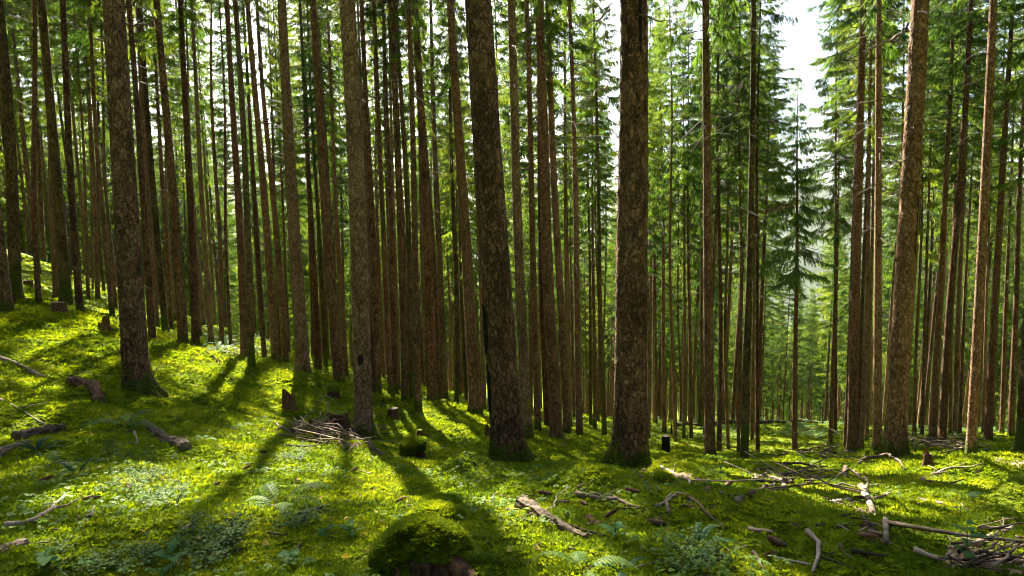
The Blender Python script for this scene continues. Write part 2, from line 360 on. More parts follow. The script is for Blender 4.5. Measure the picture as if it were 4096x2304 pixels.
# ------------------------------------------------------------------ trees, measured in photo pixels
# (base x, base y, trunk width, x where the axis meets the top edge, bark, look, options)
TREES = [
 (30, 1252, 50, -120, 'bark_grey'), (62, 1195, 56, -14, 'bark_moss'), (160, 1250, 25, 126, 'bark_red'), (268, 1222, 48, 164, 'bark_moss'),
 (230, 1200, 32, 150, 'bark'), (322, 1257, 32, 252, 'bark'), (356, 1234, 15, 290, 'bark'), (378, 1257, 8, 330, 'bark'), (391, 1199, 20, 330, 'bark_grey'),
 (418, 1178, 13, 372, 'bark'), (451, 1277, 21, 372, 'bark'), (465, 1265, 15, 400, 'bark'),
 (549, 1590, 104, 464, 'bark_grey'),
 (611, 1373, 30, 516, 'bark_red'), (625, 1315, 27, 548, 'bark'), (662, 1335, 27, 560, 'bark_moss'), (683, 1323, 21, 602, 'bark'), (702, 1286, 15, 640, 'bark_grey'),
 (735, 1389, 40, 634, 'bark'), (783, 1381, 32, 720, 'bark_red'), (801, 1356, 15, 742, 'bark'), (847, 1389, 23, 767, 'bark_grey'), (886, 1391, 20, 845, 'bark'),
 (925, 1408, 15, 878, 'bark'), (979, 1439, 32, 900, 'bark_red'), (1006, 1480, 30, 930, 'bark_moss'),
 (1104, 1456, 34, 1000, 'bark'), (1142, 1463, 29, 1032, 'bark'), (1215, 1509, 52, 1121, 'bark_grey'), (1275, 1480, 29, 1197, 'bark_red'), (1303, 1470, 21, 1225, 'bark_moss'),
 (1357, 1538, 43, 1243, 'bark'), (1345, 1500, 18, 1268, 'bark'), (1384, 1514, 23, 1310, 'bark'),
 (1456, 1775, 74, 1366, 'bark_grey'), (1488, 1577, 34, 1412, 'bark_red'), (1512, 1586, 28, 1450, 'bark'), (1534, 1514, 16, 1495, 'bark'),
 (1563, 1606, 23, 1505, 'bark'), (1582, 1611, 21, 1530, 'bark'), (1623, 1620, 32, 1562, 'bark'), (1645, 1620, 26, 1592, 'bark_moss'), (1674, 1649, 29, 1624, 'bark'),
 (1729, 1615, 42, 1661, 'bark'), (1752, 1615, 25, 1670, 'bark_red'), (1777, 1601, 30, 1722, 'bark_grey'), (1800, 1572, 12, 1772, 'bark'), (1826, 1625, 21, 1795, 'bark_moss'),
 (1841, 1630, 12, 1812, 'bark'), (1903, 1659, 48, 1826, 'bark'), (1936, 1673, 18, 1880, 'bark'),
 (2033, 1858, 124, 1955, 'bark_grey'),
 (2112, 1769, 44, 2035, 'bark_grey'), (2153, 1732, 28, 2104, 'bark'), (2188, 1724, 24, 2150, 'bark_red'), (2230, 1769, 51, 2162, 'bark_red'), (2269, 1744, 33, 2190, 'bark'),
 (2283, 1674, 10, 2262, 'bark'), (2295, 1732, 11, 2272, 'bark'), (2319, 1753, 27, 2260, 'bark'), (2364, 1757, 14, 2345, 'bark_moss'), (2379, 1763, 15, 2362, 'bark'),
 (2391, 1719, 13, 2378, 'bark'), (2420, 1753, 20, 2382, 'bark_moss'),
 (2521, 1890, 128, 2483, 'bark'),
 (2594, 1773, 16, 2558, 'bark_grey'), (2624, 1699, 13, 2600, 'bark'), (2658, 1736, 18, 2636, 'bark'), (2700, 1815, 16, 2685, 'bark'), (2722, 1806, 10, 2710, 'bark'),
 (2733, 1821, 14, 2728, 'bark_moss'), (2763, 1811, 15, 2752, 'bark'), (2807, 1806, 13, 2800, 'bark_moss'), (2841, 1835, 43, 2833, 'bark'), (2876, 1815, 20, 2867, 'bark_red'),
 (2913, 1837, 14, 2918, 'bark'), (2954, 1844, 14, 2960, 'bark'), (2977, 1844, 31, 2990, 'bark_moss'), (3006, 1831, 14, 3014, 'bark'), (3030, 1844, 18, 3048, 'bark_red'),
 (3179, 1805, 23, 3196, 'bark_red'), (3321, 1786, 18, 3345, 'bark'), (3340, 1741, 14, 3362, 'bark_red'), (3380, 1805, 20, 3440, 'bark_grey'), (3409, 1813, 45, 3457, 'bark_red'),
 (3444, 1802, 22, 3483, 'bark'), (3463, 1816, 18, 3500, 'bark_grey'), (3510, 1819, 37, 3518, 'bark'), (3577, 1842, 86, 3664, 'bark'), (3600, 1790, 18, 3612, 'bark'),
 (3655, 1800, 16, 3700, 'bark'), (3685, 1794, 16, 3742, 'bark_grey'), (3730, 1766, 34, 3815, 'bark'), (3768, 1777, 38, 3888, 'bark_red'), (3799, 1755, 16, 3850, 'bark'),
 (3818, 1760, 22, 3895, 'bark_grey'), (3838, 1744, 16, 3915, 'bark'), (3880, 1833, 42, 3964, 'bark'), (3930, 1760, 14, 3990, 'bark'), (3952, 1769, 38, 4059, 'bark_red'),
 (4007, 1739, 22, 4075, 'bark'), (4043, 1752, 31, 4125, 'bark'), (4108, 1815, 90, 4215, 'bark_moss'),
]
SPECIAL = {(549, 1590): 'hero', (1456, 1775): 'hero', (2033, 1858): 'hero', (2521, 1890): 'hero', (3577, 1842): 'hero', (1215, 1509): 'hero', (4108, 1815): 'hero', (3179, 1805): 'young'}

tree_info = []
for t in TREES:
    bx, by, w, xt, bk = t
    b = hit(bx, by, base=True, maxd=58.0)
    slant = 0.96 * math.cos(math.atan((bx - 2048) / F))      # a round trunk looks wider off the lens axis
    dia = w * b[1] / F
    if dia < 0.19:                       # a slim pole stands farther off, its foot behind a rise
        Y = min(0.19 * F / w, 50.0, b[1] * 1.7); dia = w * Y / F
        p = at_depth(bx, by, Y); b = np.array([p[0], p[1], float(H_base(p[0], p[1]))])
    tree_info.append([b, dia * slant, xt, bk, SPECIAL.get((bx, by), ''), (bx, by, w)])
PINS = []                                   # the ground meets each trunk where the photo shows its foot
for ti in tree_info:
    d = ti[1]
    PINS.append((ti[0][0], ti[0][1], 0.35 + 1.1 * d, 0.03 + .05 * d - float(H(ti[0][0], ti[0][1]) - H_base(ti[0][0], ti[0][1]))))
MOUNDS += PINS

# roots and hummocks swelling under the moss: photo polyline, radius, height
RIDGES = [([(2090, 1870), (2180, 1895), (2260, 1935), (2330, 1985), (2390, 2020)], .24, .11),
          ([(1985, 1870), (1915, 1895), (1840, 1915)], .22, .12), ([(2600, 1890), (2680, 1925), (2760, 1950)], .28, .14),
          ([(2455, 1895), (2400, 1905)], .22, .10), ([(2010, 1960), (2050, 1990), (2080, 2020)], .22, .09),
          ([(2270, 1770), (2330, 1800)], .30, .14), ([(2400, 1800), (2450, 1795)], .40, .14), ([(1560, 2180), (1500, 2200)], .35, .06),
          ([(440, 1600), (350, 1615)], .30, .16), ([(3560, 1870), (3640, 1880), (3720, 1890)], .45, .16),
          ([(3880, 1900), (3960, 1890), (4050, 1930)], .5, .16), ([(3300, 2050), (3400, 2090)], .5, -.16), ([(3000, 2050), (3100, 2120)], .5, .12),
          ([(800, 1445), (815, 1440)], .45, .30), ([(1230, 1520), (1160, 1535)], .5, .18), ([(945, 1440)], .4, .22),
          ([(2655, 1925)], .18, .16), ([(1000, 2120), (1150, 2080)], .5, .10), ([(300, 2080), (420, 2150)], .5, .08),
          ([(1780, 1745), (1830, 1735)], .35, .22), ([(560, 1985), (700, 1930)], .6, .10), ([(1100, 1960), (1250, 1940)], .6, .10)]
_add = []
for pl, rr, hh in RIDGES:
    pts = []
    for a, b in zip(pl[:-1], pl[1:]):
        n = 3
        for i in range(n): pts.append((a[0] + (b[0] - a[0]) * i / n, a[1] + (b[1] - a[1]) * i / n))
    pts.append(pl[-1])
    pts3 = []
    for p in pts:
        pts3.append(hit(*p, base=True, maxd=45))
    if len(pts3) > 1:
        step = np.mean([np.linalg.norm(a[:2] - b[:2]) for a, b in zip(pts3[:-1], pts3[1:])])
        hh *= min(1.0, step / (rr * 1.77))
    _add += [(q[0], q[1], rr, hh) for q in pts3]
MOUNDS += _add
STUMP0 = hit(1700, 2245, base=True)
MOUNDS.append((STUMP0[0] + .08, STUMP0[1] - .42, .36, -.26))

# ------------------------------------------------------------------ what sets each trunk apart
ANCH = {(30, 1252): ('the trunk cut by the left edge', 'grey spruce cut off by the left edge, mossy roots at its foot'),
        (160, 1250): ('the thin orange spruce', 'thin orange-barked spruce at far left between much thicker trunks'),
        (549, 1590): ('the thick left-hand spruce', 'thick grey lichen-flecked spruce in front on the left slope, mossy foot'),
        (1215, 1509): ('the flared grey spruce', 'stout grey spruce with wide mossy flare, left of the brush pile'),
        (1456, 1775): ('the spruce by the brush pile', 'tall lichened spruce with a black knot, standing right behind the brush pile'),
        (2033, 1858): ('the massive central spruce', 'massive spruce at the centre with a black scar down its left side'),
        (2521, 1890): ('the massive dark spruce', 'massive dark brown spruce with broad mossy foot, right of the centre'),
        (3179, 1805): ('the young pointed spruce', 'young spruce with full pointed crown standing alone under the sky gap'),
        (3577, 1842): ('the thick right-hand spruce', 'thick brown spruce leaning right, moss cushion at its foot'),
        (4108, 1815): ('the trunk cut by the right edge', 'mossy-footed spruce cut off by the right edge beside the bare soil')}
ORD = ['first', 'second', 'third', 'fourth', 'fifth', 'sixth', 'seventh', 'eighth', 'ninth', 'tenth', 'eleventh', 'twelfth', 'thirteenth', 'fourteenth', 'fifteenth']
WORD = {'bark': 'brown', 'bark_red': 'reddish', 'bark_grey': 'greyish', 'bark_moss': 'moss-tinged'}
def tree_labels():
    keys = sorted([ti[5] for ti in tree_info], key=lambda k: k[0]); bark = {ti[5]: ti[3] for ti in tree_info}
    ai = [i for i, k in enumerate(keys) if k[:2] in ANCH]; out = {}
    for i, k in enumerate(keys):
        if k[:2] in ANCH: out[k[:2]] = ANCH[k[:2]][1]; continue
        size = 'stout' if k[2] >= 40 else 'middling' if k[2] >= 25 else 'slim' if k[2] >= 15 else 'pole-thin'
        j = min(ai, key=lambda a: abs(a - i))
        out[k[:2]] = '%s %s spruce, %s trunk to the %s of %s' % (size, WORD[bark[k]], ORD[abs(i - j) - 1], 'right' if i > j else 'left', ANCH[keys[j][:2]][0])
    return out
LAB = tree_labels()
def sector_label(px, Y):
    a = sorted(ANCH.items(), key=lambda kv: kv[0][0])
    far = 'distant' if Y < 42 else 'farthest'
    for (k0, v0), (k1, v1) in zip(a[:-1], a[1:]):
        if k0[0] <= px < k1[0]: return '%s slim spruce between %s and %s' % (far, v0[0].replace('the trunk cut by the', 'the').replace('the ', '', 1), v1[0].replace('the ', '', 1))
    return '%s slender spruce at the very %s edge of the forest view' % (far, 'left' if px < 2000 else 'right')

# ------------------------------------------------------------------ ground sheet
def build_ground():
    az = np.radians(np.concatenate([np.arange(-180, -62, 4.0), np.arange(-62, 62.01, 0.2), np.arange(66, 179, 4.0)]))
    r = [0.5]
    while r[-1] < 70: r.append(r[-1] * (1.05 if r[-1] < 1.8 else 1.0085))
    while r[-1] < 900: r.append(r[-1] * 1.06)
    r = np.array(r); nr, na = len(r), len(az)
    X = r[:, None] * np.sin(az)[None]; Y = r[:, None] * np.cos(az)[None]
    Z = H(X, Y) + micro(X, Y) * (np.exp(-r / 25.0))[:, None]
    V = np.stack([X, Y, Z], -1).reshape(-1, 3)
    c = len(V); V = np.vstack([V, [0, 0, float(H(0.0, 0.0))]])
    i = np.arange(nr - 1)[:, None] * na; j = np.arange(na)[None]; j2 = (j + 1) % na
    Q = np.stack([i + j, i + na + j, i + na + j2, i + j2], -1).reshape(-1, 4)
    T = [(c, k, (k + 1) % na) for k in range(na)]
    o = obj('forest_floor', mesh_of('forest_floor', V, Q, T, [M['ground']])); o['kind'] = 'structure'
    return o

# ------------------------------------------------------------------ spruce parts
def trunk_mesh(name, r0, Ht, mat, seed, seg=16, dz=0.5, hero=False, flare=0.55, zmax_fine=9.0):
    rs = np.random.RandomState(seed)
    zs = [-0.35]
    while zs[-1] < Ht - 0.3:
        z = zs[-1]
        if hero: st = 0.035 if z < 1.0 else (0.06 if z < zmax_fine else 0.6)
        else: st = 0.09 if z < 0.7 else (dz if z < Ht * .6 else 1.2)
        zs.append(z + st)
    zs.append(Ht); zs = np.array(zs); a = np.arange(seg) / seg * 2 * math.pi
    t = np.clip(zs / Ht, 0, 1)
    rad = r0 * (1 - t) ** 0.75 * (1 + 0.03) + 0.006
    zc = np.clip(zs, 0, None)
    fl = np.exp(-zc / (0.16 + 0.55 * r0)) * flare
    k = rs.randint(4, 7); ph = rs.rand(3) * 6.28
    lob = 0.55 + 0.45 * np.cos(k * a + ph[0] + 0.5 * np.sin(a + ph[1]))
    lob = lob ** 1.4 * (0.75 + 0.5 * np.cos(a + ph[2]))
    RR = rad[:, None] * (1 + fl[:, None] * (0.25 + 1.35 * lob[None]) * 0.8)
    RR *= 1 + 0.035 * np.sin(2 * a[None] + zs[:, None] * .35 + ph[0]) + 0.05 * vnoise(a[None] * 1.2 + 0 * zs[:, None], zs[:, None] * 0.9 + 0 * a[None], seed)
    if hero:
        u = a[None] / (2 * math.pi) * np.round(2 * math.pi * r0 / 0.06) + 0 * zs[:, None]; v = zs[:, None] / 0.085 + 0 * a[None]
        f1, f2 = cells(u + 0.35 * vnoise(u, v, seed + 2), v, seed + 3)
        RR += 0.013 * np.clip((f2 - f1) * 2.2, 0, 1) * (1 - np.clip((zs[:, None] - zmax_fine) / 0.5, 0, 1)) + 0.006 * (vnoise(u * 2, v * 2, seed + 9))
        # swollen branch whorls
        for wz in np.arange(0.9, zmax_fine, 0.62):
            w_ = wz + rs.rand() * .3
            for q in range(rs.randint(2, 5)):
                aq = rs.rand() * 6.28
                da = np.angle(np.exp(1j * (a - aq)))
                RR += 0.022 * np.exp(-(da[None] * r0 / 0.04) ** 2) * np.exp(-((zs[:, None] - w_ - rs.randn() * .05) / 0.05) ** 2)
    bend = 0.10 * np.sin(zs / Ht * math.pi * 1.0) * rs.randn() * 0.7
    bend2 = 0.05 * np.sin(zs / Ht * math.pi * 3.0 + rs.rand() * 3) * rs.randn() - 0.0
    bend2 -= bend2[0]
    X = RR * np.cos(a)[None] + bend[:, None] + bend2[:, None]; Y = RR * np.sin(a)[None] + bend2[:, None] * .6
    V = np.stack([X, Y, zs[:, None] + 0 * X], -1).reshape(-1, 3)
    n = len(zs); i = np.arange(n - 1)[:, None] * seg; j = np.arange(seg)[None]; j2 = (j + 1) % seg
    Q = np.stack([i + j, i + j2, i + seg + j2, i + seg + j], -1).reshape(-1, 4)
    return mesh_of(name, V, Q, None, [mat])

def stub_mesh(name, r0, Ht, cb, seed, long_frac=1.0, lo=1.6):
    """broken stubs low on the trunk, thin dead branches below the live crown"""
    rs = np.random.RandomState(seed); mb = MB()
    z = lo + rs.rand() * .5
    while z < cb + 2.0:
        k = (z / cb)
        for q in range(rs.randint(2, 6)):
            a = rs.rand() * 6.283; zz = z + rs.randn() * .06
            rr = r0 * (1 - zz / Ht) ** 0.75
            if k < 0.45: L = rs.choice([0.02, 0.03, 0.05, 0.14, 0.32], p=[.27, .25, .16, .18, .14])
            elif k < 0.75: L = rs.choice([0.04, 0.15, 0.4, 0.8], p=[.3, .3, .25, .15])
            else: L = 0.4 + rs.rand() * 1.3
            L *= long_frac if L > .1 else 1
            d = np.array([math.cos(a), math.sin(a), 0]); up = rs.uniform(-.35, .2)
            s = np.linspace(0, 1, 2 if L < .3 else 4)
            P = d[None] * (rr * .8 + (L + rr * .2) * s)[:, None]; P[:, 2] = zz + L * (up * s - 0.22 * s ** 2)
            if L > .3: P[1:-1] += rs.randn(len(s) - 2, 3) * .03 * L
            mb.tube(P, np.linspace(1, .35, len(s)) * (0.005 + 0.007 * min(L, 1) + (0.007 if L < .06 else 0)), 3, cap=False)
            if L > .5:
                for b in range(rs.randint(2, 6)):
                    f = rs.uniform(.3, 1); p = P[0] + (P[-1] - P[0]) * f; p[2] = np.interp(f, s, P[:, 2])
                    e = p + np.array([d[0] * .5 - d[1] * rs.uniform(-1, 1), d[1] * .5 + d[0] * rs.uniform(-1, 1), rs.uniform(-.7, .1)]) * rs.uniform(.08, .3)
                    mb.tube(np.array([p, e]), [0.004, 0.002], 3, cap=False)
        z += rs.uniform(.32, .6)
    return mb.mesh(name, [M['twig']])

def crown_mesh(name, zb, zt, Lmax, seed, dens=1.0, hang=1.0, inner=0.3, mat='needle', full=False):
    rs = np.random.RandomState(seed); mb = MB()
    K = []     # branchlets: base point, direction, length, width
    z = zb
    while z < zt - 0.25:
        t = (z - zb) / (zt - zb)
        nb = rs.randint(3, 5) if full else rs.randint(4, 7)
        a0 = rs.rand() * 6.28
        for q in range(nb):
            if not full and t < 0.25 and rs.rand() < 0.45 - t: continue
            if rs.rand() < .12: continue
            a = a0 + q * 6.283 / nb + rs.randn() * .25; zz = z + rs.randn() * .1
            prof = (1 - t) ** 0.75 * 0.96 + 0.04
            if not full: prof *= 0.72 + 0.28 * smooth(0, .25, t)
            L = Lmax * prof * rs.uniform(.5, 1.25)
            if L < .12: continue
            e0 = np.interp(t, [0, .4, .8, 1], [-.28, -.08, .25, .9]) + rs.randn() * .14
            sag = np.interp(t, [0, .6, 1], [.30, .22, .05]); upt = np.interp(t, [0, .6, 1], [.26, .2, .1])
            d = np.array([math.cos(a), math.sin(a), 0.]); sd = np.array([-d[1], d[0], 0.])
            s = np.linspace(0, 1, 6)
            def bp(s): 
                s = np.asarray(s, float)
                P = d[None] * (L * s)[:, None] + sd[None] * (0.06 * L * np.sin(s * 3 + q))[:, None]
                P[:, 2] = zz + L * (e0 * s - sag * s ** 2 + upt * s ** 3); return P
            mb.tube(bp(s), np.linspace(1, .25, 6) * (.007 + .006 * L), 3, cap=False, mat=1)
            s0 = inner * np.interp(t, [0, .5, 1], [1.25, .8, .2])
            nn = int(dens * L * (1 - s0) * 84) + 4
            ss = s0 + (1 - s0) * rs.rand(nn) ** 0.85
            B = bp(ss)
            side = rs.choice([-1, 1], nn)
            hg = hang * np.interp(t, [0, .7, 1], [1.0, .7, .2]) * rs.uniform(.35, 1.2, nn)
            D = d[None] * rs.uniform(.15, .6, nn)[:, None] + sd[None] * (side * rs.uniform(.15, .75, nn))[:, None]
            D[:, 2] -= hg
            D /= np.linalg.norm(D, axis=1)[:, None]
            ll = rs.uniform(.14, .52, nn) * (0.55 + 0.45 * np.minimum(L, 1.5) / 1.5) * (1.15 - .5 * (ss - s0) / (1 - s0))
            K.append(np.concatenate([B, D, ll[:, None]], 1))
            # tip tuft continuing the branch
            tip = bp([0.93, 1.0]); dd = tip[1] - tip[0]; dd /= np.linalg.norm(dd)
            K.append(np.concatenate([tip[:1], dd[None], [[.25]]], 1))
        z += rs.uniform(.28, .46) * np.interp(t, [0, 1], [1.15, .75]) * (.68 if full else 1)
    K = np.vstack(K); n = len(K); B, D, l = K[:, :3], K[:, 3:6], K[:, 6]
    rv = rs.randn(n, 3); W = np.cross(D, rv); W /= np.linalg.norm(W, axis=1)[:, None]
    wd = rs.uniform(.009, .017, n) * (0.7 + l)
    m1 = B + D * (l * .35)[:, None] + np.array([0, 0, .015]); m2 = B + D * (l * .72)[:, None]; tip = B + D * l[:, None]; tip[:, 2] -= l * .10
    V = np.stack([B, m1 + W * wd[:, None], m1 - W * wd[:, None], m2 + W * (wd * .8)[:, None], m2 - W * (wd * .8)[:, None], tip], 1).reshape(-1, 3)
    o = np.arange(n)[:, None] * 6
    T = np.concatenate([o + np.array([0, 2, 1]), o + np.array([3, 4, 5])]); Q = o + np.array([1, 2, 4, 3])
    mb.add(V, Q, T, 0)
    return mb.mesh(name, [M[mat], M['twig']], False)

CR = []            # shared crowns: built over a 14 m span starting at z = 0
for k in range(6):
    CR.append(crown_mesh('crown', 0.0, 14.0, 2.05 + 0.15 * (k % 3), 100 + k, dens=1.15, hang=[1.2, .8, 1.4, 1.0, 1.1, .7][k]))
STUBS = [stub_mesh('dead_branch', .14, 22.0, 11.0, 300 + k) for k in range(5)]

def tilt_quat(v):
    return Vector((0, 0, 1)).rotation_difference(Vector(v).normalized())

# crowns narrowed, turned or raised, shaped to place sun patches and shade below
CROWN_FIX = {14: 20, 16: 6, 18: 1, 19: 2, 20: 14, 21: 21, 22: 23, 23: 26, 24: 2, 25: 21, 26: 10, 27: 10, 28: 23, 29: 27, 30: 1, 31: 35, 32: 1, 33: 3, 35: 18, 36: 37, 37: 8, 38: 16, 39: 1, 40: 8, 41: 12, 42: 10, 43: 39, 44: 16, 47: 5, 49: 21, 52: 20, 53: 23, 54: 5, 55: 18, 56: 5, 59: 3, 124: 15, 147: 21, 149: 25, 196: 17, 207: 23, 219: 5, 225: 3, 226: 7, 256: 1, 257: 16}
FIX = [(sc_, tu_, up_) for up_ in (0, .45) for sc_ in (1, .75, .5, .3) for tu_ in (0, 1.3, 2.6, 3.9, 5.2)]
def make_tree(b, dia, top_dir, bark, seed, label, group=None, kind='', name='spruce_tree', shared=None, Ht=None, fix=0):
    rs = np.random.RandomState(seed)
    z0 = float(H(b[0], b[1]))
    q = tilt_quat(top_dir)
    root = thing(name, label, 'tree', (b[0], b[1], z0 - 0.05), q, group)
    r0 = dia / 2
    if Ht is None: Ht = float(np.clip(27.5 * (dia / .42) ** .25, 21, 31) * rs.uniform(.94, 1.06))
    if shared is None:
        hero = kind == 'hero'
        me = trunk_mesh('trunk', r0, Ht, M[bark], seed, 64 if hero else (22 if dia * F / b[1] > 30 else 12), hero=hero, flare=1.0 if hero else .62 if dia > .3 else .45)
        obj('trunk', me, root)
    else:
        o = obj('trunk', shared[0], root); o.scale = (dia / .24, dia / .24, Ht / 24.0); o.rotation_euler = (0, 0, rs.rand() * 6.28)
    if kind == 'young':
        cb = Ht * .50
        obj('crown', crown_mesh('crown', cb, Ht + .4, 1.6, seed, dens=1.25, hang=1.3, inner=.08, full=True, mat='needle_young'), root)
    else:
        cb = Ht * (rs.uniform(.44, .56) if shared is None else rs.uniform(.34, .50))
        c = obj('crown', CR[rs.randint(len(CR))], root)
        c.location = (0, 0, cb); sxy = float(np.clip(dia / .30, .74 if shared is None else 1.12, 1.05 if shared is None else 1.2)) * rs.uniform(.85, 1.15)
        sxy *= FIX[fix][0]; up_ = FIX[fix][2]; c.location.z += (Ht - cb) * up_; c.scale = (sxy, sxy, (Ht - cb) / 13.6 * (1 - up_)); c.rotation_euler = (0, 0, rs.rand() * 6.28 + FIX[fix][1])
    if shared is None:
        st = obj('dead_branch', stub_mesh('dead_branch', r0, Ht, cb, seed + 5), root)
    else:
        st = obj('dead_branch', STUBS[rs.randint(5)], root); st.scale = (1, 1, cb / 11.0); st.rotation_euler = (0, 0, rs.rand() * 6.28)
    st['kind'] = 'stuff'
    return root, Ht, cb

placed = []
GRP = 'spruces on the mossy slope'
tree_roots = {}
for k, (b, dia, xt, bk, kind, key) in enumerate(tree_info):
    P = at_depth(xt, 0, b[1]); P2 = np.array([b[0], b[1], b[2]])
    Hy = None
    if kind == 'young': Hy = float(at_depth(3188, 345, b[1])[2] - H(b[0], b[1]))
    tree_roots[key[:2]] = make_tree(b, dia, P - P2, bk, 1000 + k, LAB[key[:2]], kind=kind, Ht=Hy, fix=CROWN_FIX.get(k, 0))
    placed.append((b[0], b[1]))

# background trees
TR_SH = [trunk_mesh('trunk', .12, 24.0, M[['bark', 'bark_red', 'bark_grey', 'bark', 'bark_moss', 'bark_grey'][k]], 500 + k, 10, flare=.4) for k in range(6)]
rs = np.random.RandomState(77)
nbk = 0; tries = 0
while nbk < 196 and tries < 9000:
    tries += 1
    Y = 20 + 48 * rs.rand() ** .8; X = rs.uniform(-1.02, 1.02) * (Y * .95 + 2)
    if nbk >= 150:
        Y = rs.uniform(30, 48); lo, hi = [(60, 560), (2560, 3010), (2560, 3010), (1420, 1900), (560, 1200)][nbk % 5]; X = (rs.uniform(lo, hi) - 2048) / F * Y
    if min((X - p[0]) ** 2 + (Y - p[1]) ** 2 for p in placed) < (1.5 + .025 * Y) ** 2: continue
    z = float(H_base(X, Y)); px, py = to_px((X, Y, z)); 
    px2, py2 = to_px((X, Y, z + 28))
    if px < -250 or px > 4350: continue
    if Y < 28 and 500 < px < 3700: continue
    if nbk >= 150 and py > 1e6: continue
    if 3040 < px < 3420 and py2 < 700: continue
    dia = rs.uniform(.17, .30)
    lean = np.array([rs.randn() * .012 + (px - 2700) / 2048 * .03, rs.randn() * .012, 1])
    make_tree((X, Y, z), dia, lean, 'bark', 5000 + nbk, sector_label(px, Y), group='far slender spruces', shared=(TR_SH[rs.randint(6)],), Ht=rs.uniform(22, 29) if nbk < 150 else rs.uniform(25, 30), fix=CROWN_FIX.get(len(tree_info) + nbk, 0))
    placed.append((X, Y)); nbk += 1
print('background trees', nbk)

build_ground()

# ------------------------------------------------------------------ scattered instances (uncountable stuff)
def scatter(name, label, cat, pts, rots, scl, idx, meshes):
    src = bpy.data.collections.new(name + '_sources')
    for k, m in enumerate(meshes):
        o = bpy.data.objects.new('%s_source_%02d' % (name, k), m); src.objects.link(o)
    me = bpy.data.meshes.new(name); n = len(pts)
    me.vertices.add(n); me.vertices.foreach_set('co', np.asarray(pts, np.float32).ravel())
    a = me.attributes.new('rot', 'FLOAT_VECTOR', 'POINT'); a.data.foreach_set('vector', np.asarray(rots, np.float32).ravel())
    a = me.attributes.new('scl', 'FLOAT', 'POINT'); a.data.foreach_set('value', np.asarray(scl, np.float32).ravel())
    a = me.attributes.new('idx', 'INT', 'POINT'); a.data.foreach_set('value', np.asarray(idx, np.int32).ravel())
    o = obj(name, me); o['kind'] = 'stuff'; o['label'] = label; o['category'] = cat
    g = bpy.data.node_groups.new(name, 'GeometryNodeTree')
    g.interface.new_socket('Geometry', in_out='INPUT', socket_type='NodeSocketGeometry')
    g.interface.new_socket('Geometry', in_out='OUTPUT', socket_type='NodeSocketGeometry')
    gi = g.nodes.new('NodeGroupInput'); go = g.nodes.new('NodeGroupOutput')
    ip = g.nodes.new('GeometryNodeInstanceOnPoints'); ci = g.nodes.new('GeometryNodeCollectionInfo')
    ci.inputs[0].default_value = src; ci.inputs['Separate Children'].default_value = True; ci.inputs['Reset Children'].default_value = True
    def attr(nm, ty):
        x = g.nodes.new('GeometryNodeInputNamedAttribute'); x.data_type = ty; x.inputs[0].default_value = nm; return x.outputs[0]
    er = g.nodes.new('FunctionNodeEulerToRotation')
    L = g.links.new
    L(gi.outputs[0], ip.inputs['Points']); L(ci.outputs[0], ip.inputs['Instance']); ip.inputs['Pick Instance'].default_value = True
    L(attr('idx', 'INT'), ip.inputs['Instance Index']); L(attr('rot', 'FLOAT_VECTOR'), er.inputs[0]); L(er.outputs[0], ip.inputs['Rotation'])
    L(attr('scl', 'FLOAT'), ip.inputs['Scale']); L(ip.outputs[0], go.inputs[0])
    md = o.modifiers.new('scatter', 'NODES'); md.node_group = g
    return o

def far_wood():
    srcs = []
    for k in range(4):
        mb_t = TR_SH[k]
        # a whole far tree in one mesh
        c = CR[k]
        v1 = np.zeros(len(mb_t.vertices) * 3, np.float32); mb_t.vertices.foreach_get('co', v1); v1 = v1.reshape(-1, 3)
        q1 = np.array([p.vertices[:] for p in mb_t.polygons])
        v2 = np.zeros(len(c.vertices) * 3, np.float32); c.vertices.foreach_get('co', v2); v2 = v2.reshape(-1, 3) + np.array([0, 0, 9.0])
        q2 = [p.vertices[:] for p in c.polygons]; pm = np.zeros(len(q2), np.int32); c.polygons.foreach_get('material_index', pm)
        qq = np.array([p for p in q2 if len(p) == 4]) + len(v1); tt = np.array([p for p in q2 if len(p) == 3]) + len(v1)
        qmi = [1 + int(m) for p, m in zip(q2, pm) if len(p) == 4]; tmi = [1 + int(m) for p, m in zip(q2, pm) if len(p) == 3]
        srcs.append(mesh_of('far_tree', np.vstack([v1, v2]), np.vstack([q1, qq]), tt, [M['bark'], M['needle'], M['twig']], True, [0] * len(q1) + qmi, tmi))
    rs = np.random.RandomState(5); pts = []
    for _ in range(15000):
        r = 62 + 170 * rs.rand() ** .8; a = rs.uniform(-math.pi, math.pi)
        if abs(a) > 1.0 :
            r = 9 + 60 * rs.rand()
            if rs.rand() < .55 or (abs(a) > 1.9 and r < 48): continue
        X, Y = r * math.sin(a), r * math.cos(a)
        if r < 105 and 3060 < 2048 + F * X / max(Y, 1) < 3380: continue
        if abs(a) <= 1.0 and r < 70 and min((X - p[0]) ** 2 + (Y - p[1]) ** 2 for p in placed) < 5: continue
        pts.append((X, Y))
    out = []
    grid = {}
    for X, Y in pts:
        key = (int(X // 3.2), int(Y // 3.2))
        if key in grid: continue
        grid[key] = 1
        if abs(math.atan2(X, Y)) <= 1.0 and math.hypot(X, Y) > 150 and rs.rand() < .3: continue
        out.append((X, Y, float(H_base(X, Y)) - .1))
    out = np.array(out); n = len(out)
    print('far wood', n)
    scatter('far_wood', 'dense spruce wood far down the slope behind the trunks', 'forest', out,
            np.stack([rs.randn(n) * .015, rs.randn(n) * .015, rs.rand(n) * 6.28], -1), rs.uniform(.95, 1.3, n), rs.randint(0, 4, n), srcs)
far_wood()

